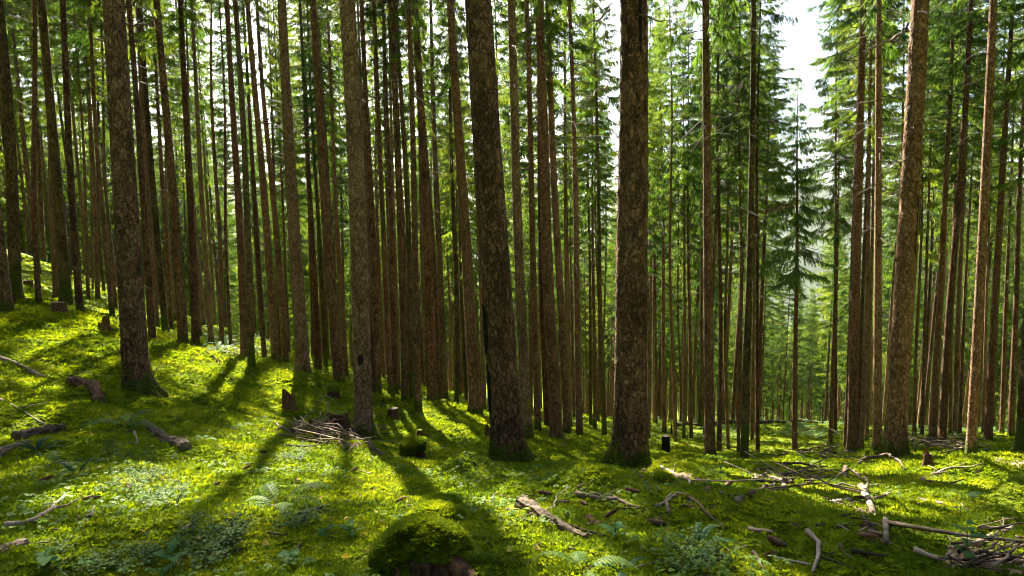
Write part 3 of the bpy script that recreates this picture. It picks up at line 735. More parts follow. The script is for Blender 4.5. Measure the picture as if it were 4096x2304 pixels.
# ------------------------------------------------------------------ far mountain across the valley
def mountain():
    M['mountain'] = simple('wooded_mountain', [(0.35, (0.020, 0.036, 0.016)), (0.65, (0.05, 0.075, 0.028))], 0.02, bump=0.0, coord='World', rnd=0)
    a = np.radians(np.arange(-75, 75.1, 1.0)); rr = np.linspace(0, 1, 26)
    A, T = np.meshgrid(a, rr)
    top = 105 + 60 * fbm(np.degrees(A) / 16.0, 0 * A, 61, 4) * 1.6
    rad = 700 + 900 * T
    Z = -150 + (top + 150) * T ** 0.9 + 40 * fbm(np.degrees(A) / 6, T * 5, 63, 4) * T
    V = np.stack([rad * np.sin(A), rad * np.cos(A), Z], -1).reshape(-1, 3)
    na = len(a); i = np.arange(len(rr) - 1)[:, None] * na; j = np.arange(na - 1)[None]
    Q = np.stack([i + j, i + j + 1, i + na + j + 1, i + na + j], -1).reshape(-1, 4)
    o = obj('mountain', mesh_of('mountain', V, Q, None, [M['mountain']])); o['kind'] = 'structure'
mountain()

# ------------------------------------------------------------------ more materials
M['moss'] = leafy('moss_sprigs', (0.046, 0.092, 0.006), (0.162, 0.222, 0.010), (0.35, 0.375, 0.022), trans=0.5, scale=1.1, rnd=0.0, rough=0.8, tcol=(1.7, 1.6, 0.5), spec=0.05)
M['sorrel'] = leafy('sorrel_leaves', (0.06, 0.12, 0.02), (0.11, 0.19, 0.03), (0.17, 0.25, 0.05), trans=0.4, scale=4, rnd=0.2)
M['bilberry'] = leafy('bilberry_leaves', (0.04, 0.09, 0.022), (0.07, 0.135, 0.034), (0.11, 0.185, 0.05), trans=0.35, scale=5, rnd=0.3, rough=0.6, spec=0.08, tcol=(1.3, 1.5, .7))
M['fern'] = leafy('fern_fronds', (0.07, 0.14, 0.035), (0.12, 0.21, 0.055), (0.18, 0.28, 0.08), trans=0.45, scale=4, rnd=0.4)
M['hard_fern'] = leafy('dark_fern_fronds', (0.012, 0.045, 0.018), (0.025, 0.075, 0.026), (0.05, 0.11, 0.034), trans=0.35, scale=4, rnd=0.3, rough=0.6, spec=0.08)
M['leaf'] = leafy('broad_leaves', (0.04, 0.11, 0.035), (0.07, 0.16, 0.05), (0.11, 0.21, 0.06), trans=0.4, scale=6, rnd=0.3, rough=0.6, spec=0.08)
M['yellow_leaf'] = leafy('yellowed_leaf', (0.28, 0.17, 0.04), (0.42, 0.30, 0.06), (0.50, 0.40, 0.11), trans=0.35, scale=9, rnd=0.6)
M['grass'] = leafy('grass_blade', (0.07, 0.12, 0.02), (0.12, 0.19, 0.03), (0.2, 0.26, 0.06), trans=0.4, scale=5, rnd=0.3)
M['stick'] = simple('bare_stick', [(0.3, (0.05, 0.034, 0.024)), (0.5, (0.15, 0.105, 0.075)), (0.72, (0.32, 0.25, 0.19))], 9, rnd=0.45, bump=0.6)
M['stick_dark'] = simple('dark_stick', [(0.3, (0.025, 0.017, 0.012)), (0.7, (0.12, 0.08, 0.055))], 9, rnd=0.4, bump=0.6)
M['rot'] = simple('rotten_wood', [(0.3, (0.018, 0.010, 0.006)), (0.5, (0.07, 0.035, 0.018)), (0.72, (0.17, 0.085, 0.04))], 7, stretch=(3, 3, 0.5), rnd=0.3, bump=1.0)
M['log'] = simple('weathered_log', [(0.3, (0.04, 0.028, 0.018)), (0.5, (0.13, 0.092, 0.06)), (0.75, (0.27, 0.20, 0.14))], 6, stretch=(0.6, 3, 3), rnd=0.25, bump=1.0)
M['cut'] = simple('cut_wood', [(0.3, (0.10, 0.07, 0.045)), (0.7, (0.27, 0.20, 0.13))], 12, rnd=0.3, bump=0.4)
M['fresh_cut'] = simple('fresh_cut_wood', [(0.3, (0.36, 0.23, 0.08)), (0.7, (0.55, 0.40, 0.18))], 10, stretch=(3, 3, .6), rnd=0.1, bump=0.4)
M['cone'] = simple('spruce_cone', [(0.3, (0.06, 0.028, 0.016)), (0.7, (0.20, 0.11, 0.065))], 30, rnd=0.5, bump=0.3)
M['scar'] = simple('resin_scar', [(0.3, (0.004, 0.003, 0.003)), (0.7, (0.022, 0.014, 0.010))], 25, rnd=0.1, bump=1.0)
M['soil'] = simple('needle_soil', [(0.3, (0.07, 0.045, 0.032)), (0.5, (0.18, 0.12, 0.085)), (0.72, (0.34, 0.25, 0.19))], 22, coord='World', rnd=0, bump=1.0)
def mossy_mat():
    m, nt, out = new_mat('moss_cushion')
    geo = N(nt, 'ShaderNodeNewGeometry'); P = geo.outputs['Position']
    a = noise(nt, P, 4, 3); b_ = noise(nt, P, 60.0, 4, 0.75)
    f = math_n(nt, 'ADD', math_n(nt, 'MULTIPLY', a, 0.4), math_n(nt, 'MULTIPLY', b_, 0.6))
    col = ramp(nt, f, [(0.36, (0.035, 0.058, 0.004)), (0.52, (0.12, 0.165, 0.008)), (0.68, (0.28, 0.31, 0.016))]).outputs[0]
    p = N(nt, 'ShaderNodeBsdfPrincipled', Roughness=0.95); p.inputs['Specular IOR Level'].default_value = 0.05
    nt.links.new(col, p.inputs['Base Color'])
    b = N(nt, 'ShaderNodeBump', Strength=1.0, Distance=0.03); nt.links.new(b_, b.inputs['Height'])
    nt.links.new(b.outputs[0], p.inputs['Normal']); nt.links.new(p.outputs[0], out.inputs[0])
    return m
M['cushion'] = mossy_mat()
MOSS_PTS = []        # extra moss sprigs growing on stumps and feet of trees: x, y, z

def ground(x, y): return float(H(x, y) + micro(np.array([x]), np.array([y]))[0] * math.exp(-math.hypot(x, y) / 25))

# ------------------------------------------------------------------ stumps
def polar_mesh(rfun, zs, seg, mats, cap=True, name='m'):
    a = np.arange(seg) / seg * 2 * math.pi
    RR, ZZ = rfun(a[None, :], zs[:, None])
    V = np.stack([RR * np.cos(a)[None], RR * np.sin(a)[None], ZZ + 0 * RR], -1).reshape(-1, 3)
    n = len(zs); i = np.arange(n - 1)[:, None] * seg; j = np.arange(seg)[None]; j2 = (j + 1) % seg
    Q = np.stack([i + j, i + j2, i + seg + j2, i + seg + j], -1).reshape(-1, 4); T = []
    if cap:
        c = len(V); V = np.vstack([V, V[-seg:].mean(0)]); T = [(c, (n - 1) * seg + k, (n - 1) * seg + (k + 1) % seg) for k in range(seg)]
    return mesh_of(name, V, Q, T, mats)
def stump(px, py, wpx, hpx, kind, label, seed, mat='rot', capmat=None, moss=0.0, group='tree stumps', lean=0.0):
    b = hit(px, py); Y = b[1]; r = wpx * Y / F / 2; h = hpx * Y / F
    rs = np.random.RandomState(seed); ph = rs.rand(6) * 6.28; kk = rs.randint(4, 7)
    root = thing('tree_stump', label, 'stump', (b[0], b[1], b[2] - .02), Quaternion((0, 1, 0), lean), group)
    small = wpx < 60
    seg = 24 if small else 44
    zs = np.linspace(-0.12, 1, 14 if small else 26)
    def body(a, z):
        zc = np.clip(z, 0, 1)
        lob = (0.5 + .5 * np.cos(kk * a + ph[0])) ** 1.5
        R_ = r * (0.92 + (0.55 * np.exp(-zc * 4.5)) * (0.3 + lob) + 0.06 * np.sin(9 * a + ph[1] + z * 2) + 0.10 * vnoise(a * 3 + 0 * z, z * 5 + 0 * a, seed))
        top = 1.0
        if kind == 'jagged': top = 0.62 + 0.55 * np.abs(vnoise(a * 2.6 + ph[2] + 0 * z, 0 * z + 0 * a, seed + 1)) * 1.7 + .18 * np.cos(a + ph[3])
        if kind == 'dome': R_ = R_ * np.where(zc > .72, np.sqrt(np.clip(1 - ((zc - .72) / .30) ** 2, 0.02, 1)), 1)
        return R_, np.where(z < 0, z * .6, z * h * top)
    sb = obj('stump_body', polar_mesh(body, zs, seg, [M[mat]], cap=(kind != 'jagged'), name='stump_body'), root)
    if kind == 'jagged':
        def inner(a, z):
            R_, Z_ = body(a, 1.0 - z * .35); return R_ * (1 - .25 * z - .02) * np.where(z > .95, .3, 1), Z_ - .01 - z * h * .25
        obj('hollow', polar_mesh(inner, np.linspace(0, 1, 5), seg, [M['rot']], name='hollow'), sb)
    if kind == 'cut':
        rr = body(np.arange(seg) / seg * 2 * math.pi, 1.0)[0]
        def face(a, z): return rr[None] * 0.97 * (1 - z * .9), h + .004 + 0.012 * z + 0 * a
        obj('cut_face', polar_mesh(face, np.linspace(0, 1, 4), seg, [M[capmat or 'cut']], name='cut_face'), sb)
    if moss > 0:
        def capf(a, z):
            R_, Z_ = body(a, 1 - moss * (1 - z) * (1 + .5 * vnoise(a * 1.7 + 0 * z, 0 * a + 0 * z, seed + 4)))
            g = 0.012 + .03 * r
            R2 = (R_ + g) * np.where(z > .6, np.sqrt(np.clip(1 - ((z - .6) / .42) ** 2, 0, 1)) , 1)
            if kind != 'dome': Z_ = np.minimum(Z_, h) + np.where(z > .6, (z - .6) * h * .35 + g, g * z)
            else: Z_ = Z_ + g * z
            return R2 + 0.02 * r * vnoise(a * 6 + 0 * z, z * 6 + 0 * a, seed + 8), Z_
        cap = obj('moss_cap', polar_mesh(capf, np.linspace(0, 1, 12), seg, [M['cushion']], name='moss_cap'), sb)
        if Y < 16:
            n = int(1800 * r * r * 30 / (r + .1))
            aa = rs.rand(n) * 6.283; zz = rs.rand(n) ** .8
            R_, Z_ = capf(aa, zz); 
            for q in range(n): MOSS_PTS.append((b[0] + R_[q] * math.cos(aa[q]), b[1] + R_[q] * math.sin(aa[q]), b[2] - .02 + Z_[q]))
    return root, b, r, h
STUMPS = [
 (1156, 1638, 52, 84, 'jagged', 'dark jagged stump rising from moss, left of the brush pile', 'rot', None, 0),
 (1333, 1588, 46, 60, 'dome', 'knee-high stump with round moss cap, upslope of the brush pile', 'rot', None, .55),
 (1358, 1730, 84, 88, 'cut', 'wide sawn stump overgrown with moss, just left of the knotted spruce', 'rot', 'cushion', .0),
 (1250, 1712, 32, 48, 'jagged', 'small rotten stump poking out of the brush pile', 'rot', None, 0),
 (1572, 1676, 42, 48, 'cut', 'low sawn stump with brown flat top, right of the knotted spruce', 'rot', 'cut', 0),
 (1652, 1832, 92, 86, 'dome', 'rotten brown stump half under a bright moss cap, mid ground', 'rot', None, .5),
 (1680, 1745, 26, 30, 'cut', 'tiny mossy stump beside the mossy root hump', 'rot', 'cushion', .0),
 (1775, 1622, 34, 28, 'dome', 'round moss-covered stump between two far trunks', 'rot', None, .8),
 (1549, 1608, 34, 24, 'dome', 'low moss ball of a stump behind the knotted spruce', 'rot', None, .9),
 (1950, 1742, 22, 46, 'jagged', 'small black broken stump left of the massive central spruce', 'rot', None, 0),
 (418, 1318, 42, 52, 'jagged', 'dark broken stump in the hollow left of the thick left-hand spruce', 'rot', None, 0),
 (238, 1252, 56, 46, 'cut', 'sawn stump at the foot of the far left trunks', 'rot', 'cut', 0),
 (114, 1146, 34, 26, 'cut', 'dark sawn stump high on the left slope', 'rot', 'cut', 0),
 (52, 1215, 24, 50, 'jagged', 'splintered orange-brown stump between the leftmost trunks', 'rot', None, 0),
 (2662, 1815, 34, 78, 'cut', 'tall black sawn stump right of the massive dark spruce', 'scar', 'cut', 0),
 (2686, 1742, 9, 56, 'jagged', 'thin broken snag standing behind the black sawn stump', 'rot', None, 0),
 (3710, 1860, 36, 64, 'jagged', 'rotten orange stump right of the thick right-hand spruce', 'rot', None, 0),
 (3800, 1772, 24, 28, 'cut', 'freshly sawn yellow stump on the pile of branches', 'fresh_cut', 'fresh_cut', 0),
 (3345, 1824, 24, 20, 'jagged', 'small dark stump left of the reddish pair of trunks', 'rot', None, 0),
 (3467, 1824, 15, 28, 'dome', 'short mossy post stump left of the thick right-hand spruce', 'rot', None, .7),
 (3925, 1800, 26, 18, 'cut', 'low moss-topped stump under the right-hand trunks', 'rot', 'cushion', .0),
 (2655, 1930, 54, 40, 'dome', 'soft moss cushion stump at the foot of the massive dark spruce', 'rot', None, .97),
 (1110, 2004, 0, 0, None, '', '', None, 0),
]
for k, (px, py, w, h, kind, lab, mt, cm, ms) in enumerate(STUMPS):
    if kind: stump(px, py, w, h, kind, lab, 2000 + k, mt, cm, ms)

def hero_stump():
    b = STUMP0.copy(); z0 = float(H(b[0], b[1])); rs = np.random.RandomState(3)
    root = thing('tree_stump', 'big rotten stump under a thick moss cushion in the centre foreground', 'stump', (b[0], b[1], z0), None, 'tree stumps')
    seg = 90
    def body(a, z):
        lob = (0.5 + .5 * np.cos(5 * a + 1.2)) ** 1.6
        R_ = .155 + .15 * np.exp(-np.clip(z + .3, 0, 2) * 3.2) * (.25 + lob) + .016 * np.sin(17 * a + 2 * z) + .04 * vnoise(a * 6 + 0 * z, z * 5 + 0 * a, 5)
        return R_, z + 0 * a
    bod = obj('stump_body', polar_mesh(body, np.linspace(-.5, .06, 40), seg, [M['rot']], name='stump_body'), root)
    def dome(a, z):        # z 0 at the hem, 1 at the crown
        op = np.clip(np.cos(a + .85) * 1.5 - .35, 0, 1)                      # the open side, front right
        th = (1 - z) * (1.5 - op * .62 + .22 * vnoise(a * 2.5 + 0 * z, 0 * a + 0 * z, 8))
        R_ = (.245 + .035 * np.cos(2 * a + .6)) * np.sin(np.clip(th, 0, 1.57)) ** .85 + .05 * vnoise(a * 2.2 + 0 * z, z * 4 + 0 * a, 9) * np.sin(np.clip(th, 0, 1.57))
        Z_ = -.10 + .27 * np.cos(th) + .035 * vnoise(np.cos(a) * 2.5 + 5 + 0 * z, np.sin(a) * 2.5 + z * 2, 12)
        return R_, Z_
    obj('moss_cap', polar_mesh(dome, np.linspace(0, 1, 30), seg, [M['cushion']], name='moss_cap'), root)
    n = 6000; aa = rs.rand(n) * 6.283; zz = rs.rand(n) ** .62; R_, Z_ = dome(aa, zz)
    for q in range(n): MOSS_PTS.append((b[0] + R_[q] * math.cos(aa[q]), b[1] + R_[q] * math.sin(aa[q]), z0 + Z_[q]))
    def back(a, z):
        th = (1 - z) * 1.5
        return (.19 + .03 * np.cos(2 * a)) * np.sin(th) ** .8 + .04 * vnoise(a * 2 + 0 * z, z * 4 + 0 * a, 22) * np.sin(th), -.20 + .25 * np.cos(th) + 0 * a
    o = obj('moss_hump', polar_mesh(back, np.linspace(0, 1, 24), 60, [M['cushion']], name='moss_hump'), root); o.location = (.0, .46, 0.0)
    n = 2400; aa = rs.rand(n) * 6.283; zz = rs.rand(n) ** .6; R_, Z_ = back(aa, zz)
    for q in range(n): MOSS_PTS.append((b[0] + R_[q] * math.cos(aa[q]), b[1] + .46 + R_[q] * math.sin(aa[q]), z0 + Z_[q]))
    # roots spreading to the right
    for (a, L, rr) in ((-.35, .62, .045), (-.75, .5, .05), (-1.2, .4, .045), (-2.2, .35, .04), (.3, .4, .04)):
        mb = MB(); s = np.linspace(0, 1, 9)
        d = np.array([math.cos(a), math.sin(a)])
        P = np.zeros((9, 3)); P[:, :2] = d[None] * (.16 + L * s)[:, None] + np.array([-d[1], d[0]])[None] * (.05 * np.sin(s * 4))[:, None]
        for i in range(9):
            g = float(H(b[0] + P[i, 0], b[1] + P[i, 1])) - z0
            P[i, 2] = (.05 * (1 - s[i]) ** 2 - .02) * (1) + (g if s[i] > .3 else g * s[i] / .3)
        mb.tube(P, rr * (1 - .7 * s), 10, noise=.3, seed=int(a * 10) + 40)
        obj('root', mb.mesh('root', [M['rot' if a < -.6 else 'cushion']]), root)
hero_stump()

# ------------------------------------------------------------------ logs and sticks
def drape(pl, lift=0.0, n=10, wob=0.0, seed=0):
    """photo polyline laid on the ground, resampled"""
    P = np.array([hit(*p, base=True, maxd=50) for p in pl]); P1 = np.array([hit(*p, maxd=50) for p in pl])
    plen = lambda A: np.linalg.norm(np.diff(A, axis=0), axis=1).sum()
    if plen(P1) < 1.5 * plen(P) + .08: P = P1          # no jump across a crest

    if len(P) == 1: P = np.vstack([P, P])
    d = np.concatenate([[0], np.cumsum(np.linalg.norm(np.diff(P, axis=0), axis=1))]); s = np.linspace(0, d[-1], n)
    Q = np.stack([np.interp(s, d, P[:, k]) for k in range(3)], -1)
    rs = np.random.RandomState(seed); Q[:, :2] += np.cumsum(rs.randn(n, 2), 0) * wob * d[-1] / n
    Q[:, 2] = [float(H(q[0], q[1])) for q in Q]
    # rigid: stay near a straight line over the dips
    m = np.linspace(Q[0, 2], Q[-1, 2], n); Q[:, 2] = np.maximum(.5 * Q[:, 2] + .5 * m, Q[:, 2] - .01) + lift
    return Q
def center_thing(mb, name, partmats, label, cat, group=None, tname='x'):
    allv = np.vstack(mb.v); c = allv.mean(0); c[2] = allv[:, 2].min()
    mb.v = [v - c for v in mb.v]
    return thing(name, label, cat, c, None, group, mb.mesh(tname, partmats))
def log(pl, w0, w1, label, seed, mat='log', lift=.3, seg=36, end=True, n=40, noise_=.10, name='fallen_log'):
    Q = drape(pl, 0, n, .02, seed); Y = Q[:, 1].mean(); r = np.linspace(w0, w1, n) * Y / F / 2
    Q[:, 2] += r * lift * 1.6 - r * .45
    c = Q.mean(0).copy(); c[2] -= r.mean()
    root = thing(name, label, 'log', c, None)
    mb = MB(); mb.tube(Q - c, r, seg, cap=False, noise=noise_, seed=seed, fibre=.45); lb = obj('log_body', mb.mesh('log_body', [M[mat]]), root)
    for e, i0, i1 in ((0, 0, 1), (1, -1, -2)):
        t = Q[i0] - Q[i1]; t /= np.linalg.norm(t); u = np.cross(t, [0, 0, 1.]); u /= np.linalg.norm(u); w = np.cross(t, u)
        a = np.arange(seg) / seg * 6.2832; rr = r[i0] * .97
        V = Q[i0] - c + t * .002 + rr * (np.cos(a)[:, None] * u + np.sin(a)[:, None] * w); V = np.vstack([V, Q[i0] - c + t * .006])
        obj('cut_face', mesh_of('cut_face', V, None, [(seg, k, (k + 1) % seg) for k in range(seg)], [M['cut']], False), lb)
    return root
log([(2085, 2035), (2200, 2090), (2345, 2160)], 66, 26, 'weathered log with sawn end, lying in the centre foreground', 31, lift=.75)
log([(2350, 2085), (2390, 2108), (2440, 2112), (2510, 2118)], 40, 22, 'curved piece of dark driftwood right of the foreground log', 32, 'rot', lift=.6)
log([(60, 1762), (160, 1742), (255, 1722)], 46, 42, 'short rotten log behind the dark fern at far left', 33, lift=.6)
log([(-40, 1845), (40, 1806), (108, 1788)], 44, 40, 'rotten log end jutting in from the left edge', 34, lift=.6)
log([(285, 1532), (340, 1555), (400, 1615)], 44, 40, 'dark fallen log leaning against the foot of the thick left-hand spruce', 35, 'rot', lift=.6)
log([(570, 1708), (650, 1752), (745, 1802)], 40, 46, 'splintered log running down to a mossy lump, left foreground', 36, lift=.5)
log([(-30, 1425), (60, 1462), (180, 1515)], 24, 16, 'long thin fallen trunk on the far left slope', 37, 'log', lift=.5)
log([(3322, 2028), (3395, 2015)], 30, 32, 'short sawn log lying in the sun patch on the right', 38, 'stick', lift=.7)
log([(2700, 1707), (2860, 1702), (3000, 1698), (3160, 1697)], 14, 12, 'thin fallen trunk lying behind the far poles', 39, 'stick_dark', lift=.9)
log([(3060, 1699), (3200, 1695), (3330, 1697)], 10, 9, 'thin fallen trunk among the distant ferns', 40, 'stick_dark', lift=.9)
log([(1262, 1756), (1330, 1772), (1392, 1785)], 22, 26, 'pale split log lying under the brush pile', 41, 'log', lift=.7)
log([(1448, 1768), (1490, 1800), (1532, 1832)], 24, 18, 'reddish log propped at the foot of the knotted spruce', 42, 'log', lift=.9)
log([(-30, 2235), (40, 2200), (100, 2185)], 60, 50, 'flaking sunlit log in the bottom left corner', 43, 'log', lift=.4)
log([(3675, 2005), (3730, 2016), (3785, 2026)], 20, 22, 'short brown log on moss at the right', 44, 'log', lift=.6)

def stick(pl, w, label, seed, mat='stick', twigs=2, lift=1.0, group='bare sticks on the moss', wob=.10, n=12, name='stick', up=None):
    Q = drape(pl, 0, n, wob, seed); Y = Q[:, 1].mean(); r = w * Y / F / 2
    rs = np.random.RandomState(seed); rad = r * np.linspace(1.15, .5, n)
    Q[:, 2] += r * lift + .012
    if up is not None: Q[:, 2] += np.linspace(0, 1, n) * up
    mb = MB(); mb.tube(Q, rad, 7 if w > 12 else 5, noise=.25, seed=seed)
    L = np.linalg.norm(Q[-1] - Q[0])
    for t in range(twigs):
        i = rs.randint(2, n - 1); d = (Q[i] - Q[i - 1]); d /= np.linalg.norm(d) + 1e-9
        sgn = rs.choice([-1, 1]); e = d * .7 + np.array([-d[1], d[0], 0]) * sgn * rs.uniform(.4, 1); l = L * rs.uniform(.10, .3)
        T = np.array([Q[i], Q[i] + e * l * .5, Q[i] + e * l]); T[1:, 2] += rs.uniform(0, .25, 2) * l
        mb.tube(T, [r * .5, r * .35, r * .2], 4)
    return center_thing(mb, name, [M[mat]], label, 'stick', group, name)
STICKS = [
 ([(0, 2122), (90, 2112), (150, 2070), (195, 2000)], 22, 'thick curved stick in the lower left corner', 'stick', 1),
 ([(0, 1605), (70, 1640), (150, 1690), (215, 1720)], 12, 'long grey stick sloping down the left edge', 'stick', 1),
 ([(540, 1735), (548, 1790)], 12, 'forked grey twig hanging from the splintered log', 'stick', 1),
 ([(430, 1860), (462, 1822)], 13, 'short pale stick standing up from the bilberries', 'stick', 0),
 ([(360, 2085), (388, 2038)], 15, 'short pale stump of a stick in the left foreground', 'stick', 0),
 ([(728, 2135), (812, 2072)], 10, 'straight thin stick in front of the bilberry clump', 'stick', 0),
 ([(855, 2122), (935, 2110)], 8, 'thin reddish twig right of the bilberry clump', 'stick', 0),
 ([(1165, 2240), (1200, 2190)], 18, 'short whitish stick in the bottom moss', 'stick', 0),
 ([(1195, 2078), (1260, 2050), (1338, 2022)], 17, 'knotty brown stick left of the foreground stump', 'stick_dark', 1),
 ([(1030, 2132), (1130, 2152), (1218, 2138)], 10, 'bowed dark twig in the bottom moss', 'stick_dark', 1),
 ([(2310, 1990), (2400, 2010), (2470, 2010)], 24, 'stout pale stick with a hooked end, centre right', 'stick', 0),
 ([(2360, 1986), (2450, 2000), (2520, 2035), (2580, 2052)], 16, 'long pale stick passing behind the mossy knob', 'stick', 1),
 ([(2180, 2070), (2215, 2010), (2260, 1960)], 10, 'thin stick rising behind the foreground log', 'stick', 0),
 ([(2210, 2090), (2330, 2130), (2420, 2155)], 14, 'dark crooked stick right beside the foreground log', 'stick_dark', 2),
 ([(2030, 2050), (2080, 2090), (2130, 2105)], 12, 'dark bowed stick left of the foreground log', 'stick_dark', 1),
 ([(2000, 1995), (2070, 2005), (2115, 1995)], 11, 'brown stick on moss before the central spruce', 'stick_dark', 1),
 ([(2622, 2040), (2670, 2015), (2710, 1985), (2760, 1990)], 14, 'bent pale branch arching over another stick', 'stick', 2),
 ([(2670, 2065), (2662, 2010), (2690, 1985)], 15, 'curved stub crossing the arched branch', 'stick', 0),
 ([(2755, 1995), (2820, 2045), (2880, 2090), (2920, 2120)], 14, 'long dark branch running down right', 'stick_dark', 2),
 ([(2620, 1895), (2700, 1960), (2780, 2000)], 14, 'grey branch sliding off the foot of the massive dark spruce', 'stick', 2),
 ([(2580, 1885), (2610, 1920)], 16, 'dark root-like stick at the spruce foot', 'stick_dark', 0),
 ([(2800, 1965), (2860, 1985), (2960, 1992), (3000, 1985)], 10, 'thin dark branch across the light streak', 'stick_dark', 2),
 ([(2740, 1922), (2830, 1930)], 9, 'thin grey stick near the light streak', 'stick', 1),
 ([(2752, 1852), (2775, 1890)], 13, 'short white stick standing in the bright streak', 'stick', 0),
 ([(2840, 1920), (2930, 1935)], 8, 'pale twig lying in the bright streak', 'stick', 1),
 ([(2970, 2010), (3000, 1975), (3080, 1930), (3170, 1912)], 18, 'long grey branch on the twig pile, right of centre', 'stick', 2),
 ([(3010, 1990), (3080, 1950), (3140, 1930)], 14, 'second grey branch of the twig pile', 'stick', 1),
 ([(3080, 1905), (3200, 1905), (3330, 1898)], 12, 'straight pale branch along the top of the twig pile', 'stick', 2),
 ([(3190, 1960), (3260, 1925), (3300, 1890)], 14, 'dark branch rising out of the twig pile', 'stick_dark', 1),
 ([(3372, 1872), (3395, 1910), (3445, 1958)], 18, 'dead branch with broken tip above the peeled branch', 'stick', 2),
 ([(3415, 1890), (3450, 1940)], 13, 'short reddish splinter beside the peeled branch', 'stick_dark', 0),
 ([(3440, 1960), (3470, 2030), (3500, 2095), (3520, 2160), (3535, 2180)], 30, 'thick peeled branch lying in the big sun patch', 'stick', 2),
 ([(3335, 1958), (3370, 1948), (3430, 1960)], 12, 'curved branch reaching left from the peeled branch', 'stick', 1),
 ([(3460, 1955), (3540, 1946)], 12, 'straight twig to the right of the peeled branch', 'stick', 1),
 ([(3475, 2008), (3540, 1982)], 14, 'grey broken stick by the peeled branch', 'stick', 0),
 ([(3525, 2105), (3615, 2103)], 14, 'short grey stick pointing right in the moss', 'stick', 1),
 ([(3430, 2140), (3500, 2105)], 10, 'small stick crossing the lower end of the peeled branch', 'stick', 0),
 ([(3690, 1915), (3700, 1945), (3740, 1965), (3850, 1965), (3920, 1945)], 18, 'long hooked branch below the thick right-hand spruce', 'stick', 1),
 ([(3735, 1905), (3800, 1892), (3900, 1880), (3940, 1862)], 11, 'knobbly twig reaching towards the bare soil', 'stick', 3),
 ([(3430, 1852), (3520, 1852), (3610, 1888)], 14, 'stick lying at the foot of the thick right-hand spruce', 'stick', 1),
 ([(3450, 1860), (3530, 1820)], 11, 'twig leaning on the thick right-hand spruce', 'stick', 0),
 ([(3560, 1900), (3590, 1945)], 12, 'short twig below the moss cushion', 'stick', 0),
 ([(3660, 2220), (3720, 2245), (3780, 2262)], 24, 'thick broken stick in the lower right', 'stick', 0),
 ([(3895, 2205), (3950, 2165), (4020, 2140)], 24, 'pale bent branch on top of the corner brush heap', 'stick', 0),
 ([(3960, 2200), (4040, 2140), (4096, 2105)], 22, 'dark stick along the top of the corner brush heap', 'stick_dark', 0),
 ([(3900, 2272), (4000, 2262), (4080, 2235)], 20, 'grey broken branch across the corner brush heap', 'stick', 1),
 ([(3230, 2140), (3272, 2180), (3268, 2250), (3252, 2304)], 22, 'curved standing branch in the lower right moss', 'stick', 0),
 ([(3275, 2235), (3340, 2262), (3420, 2290)], 11, 'thin dark twig joined to the curved branch', 'stick_dark', 0),
 ([(3090, 2245), (3160, 2258), (3255, 2275)], 15, 'grey stick pointing at the curved branch', 'stick', 1),
 ([(3405, 2218), (3480, 2232), (3555, 2240)], 18, 'dark stick lying flat in the lower right moss', 'stick_dark', 1),
 ([(2995, 2135), (3085, 2145)], 22, 'stout pale stub of branch, lower right', 'stick', 0),
 ([(3085, 2070), (3150, 2090), (3200, 2125)], 11, 'thin dark branch lying in shade', 'stick_dark', 2),
 ([(3010, 2220), (3060, 2304)], 14, 'dark twig at the bottom right of centre', 'stick_dark', 0),
 ([(2625, 2255), (2700, 2270), (2760, 2278)], 11, 'dark twig with raised end, bottom centre right', 'stick_dark', 2),
 ([(2520, 2290), (2590, 2265), (2640, 2260)], 8, 'pale straw-thin twig, bottom centre right', 'stick', 0),
 ([(1280, 1748), (1292, 1700), (1284, 1640)], 10, 'black forked twig standing up left of the brush pile', 'stick_dark', 2),
 ([(3650, 2110), (3700, 2140), (3720, 2150)], 8, 'thin dark twig in the right-hand moss', 'stick_dark', 1),
 ([(3780, 2100), (3790, 2160), (3810, 2190)], 9, 'thin reddish twig standing in the right-hand moss', 'stick_dark', 1),
]
for k, (pl, w, lab, mt, tw) in enumerate(STICKS):
    stick(pl, w, lab, 3000 + k, mt, tw, up=.28 if 'standing up left' in lab else None)
def heap(cx, cy, sx, sy, n, wr, lr, ang, label, group, seed, hmax=.18, mats=('stick', 'stick', 'stick_dark')):
    """a heap of loose branches, every branch its own object"""
    rs = np.random.RandomState(seed)
    for k in range(n):
        px = cx + rs.uniform(-1, 1) * sx; py = cy + rs.uniform(-1, 1) * sy; a = math.radians(rs.normal(ang, 28)); L = rs.uniform(*lr)
        st = stick([(px - L * math.cos(a) / 2, py - L * math.sin(a) / 2 * .6), (px + L * math.cos(a) / 2, py + L * math.sin(a) / 2 * .6)], rs.uniform(*wr), label, seed + k,
                   mats[rs.randint(len(mats))], rs.randint(0, 4), group=group, wob=.18, n=8, lift=1.0)
        st.location.z += rs.rand() * hmax * max(0, 1 - abs(px - cx) / sx) + .01
heap(1330, 1755, 150, 45, 46, (4, 9), (70, 240), 25, 'thin grey branch tangled in the brush pile beside the knotted spruce', 'branches of the brush pile', 4000, .35)
heap(3990, 2250, 150, 60, 34, (6, 15), (70, 210), -30, 'bare branch tangled in the brush heap in the lower right corner', 'branches of the corner brush heap', 4100, .16)
heap(3190, 1915, 130, 32, 20, (5, 11), (60, 180), -15, 'broken twig on the sunlit twig pile right of centre', 'branches of the twig pile', 4200, .10)
heap(3770, 1790, 110, 22, 26, (4, 8), (60, 150), -10, 'pale twig on the branch pile around the yellow stump', 'branches around the yellow stump', 4300, .35)
heap(3290, 1812, 70, 20, 16, (4, 7), (50, 120), -10, 'pale dry twig on the small heap under the young spruce', 'branches under the young spruce', 4400, .3)
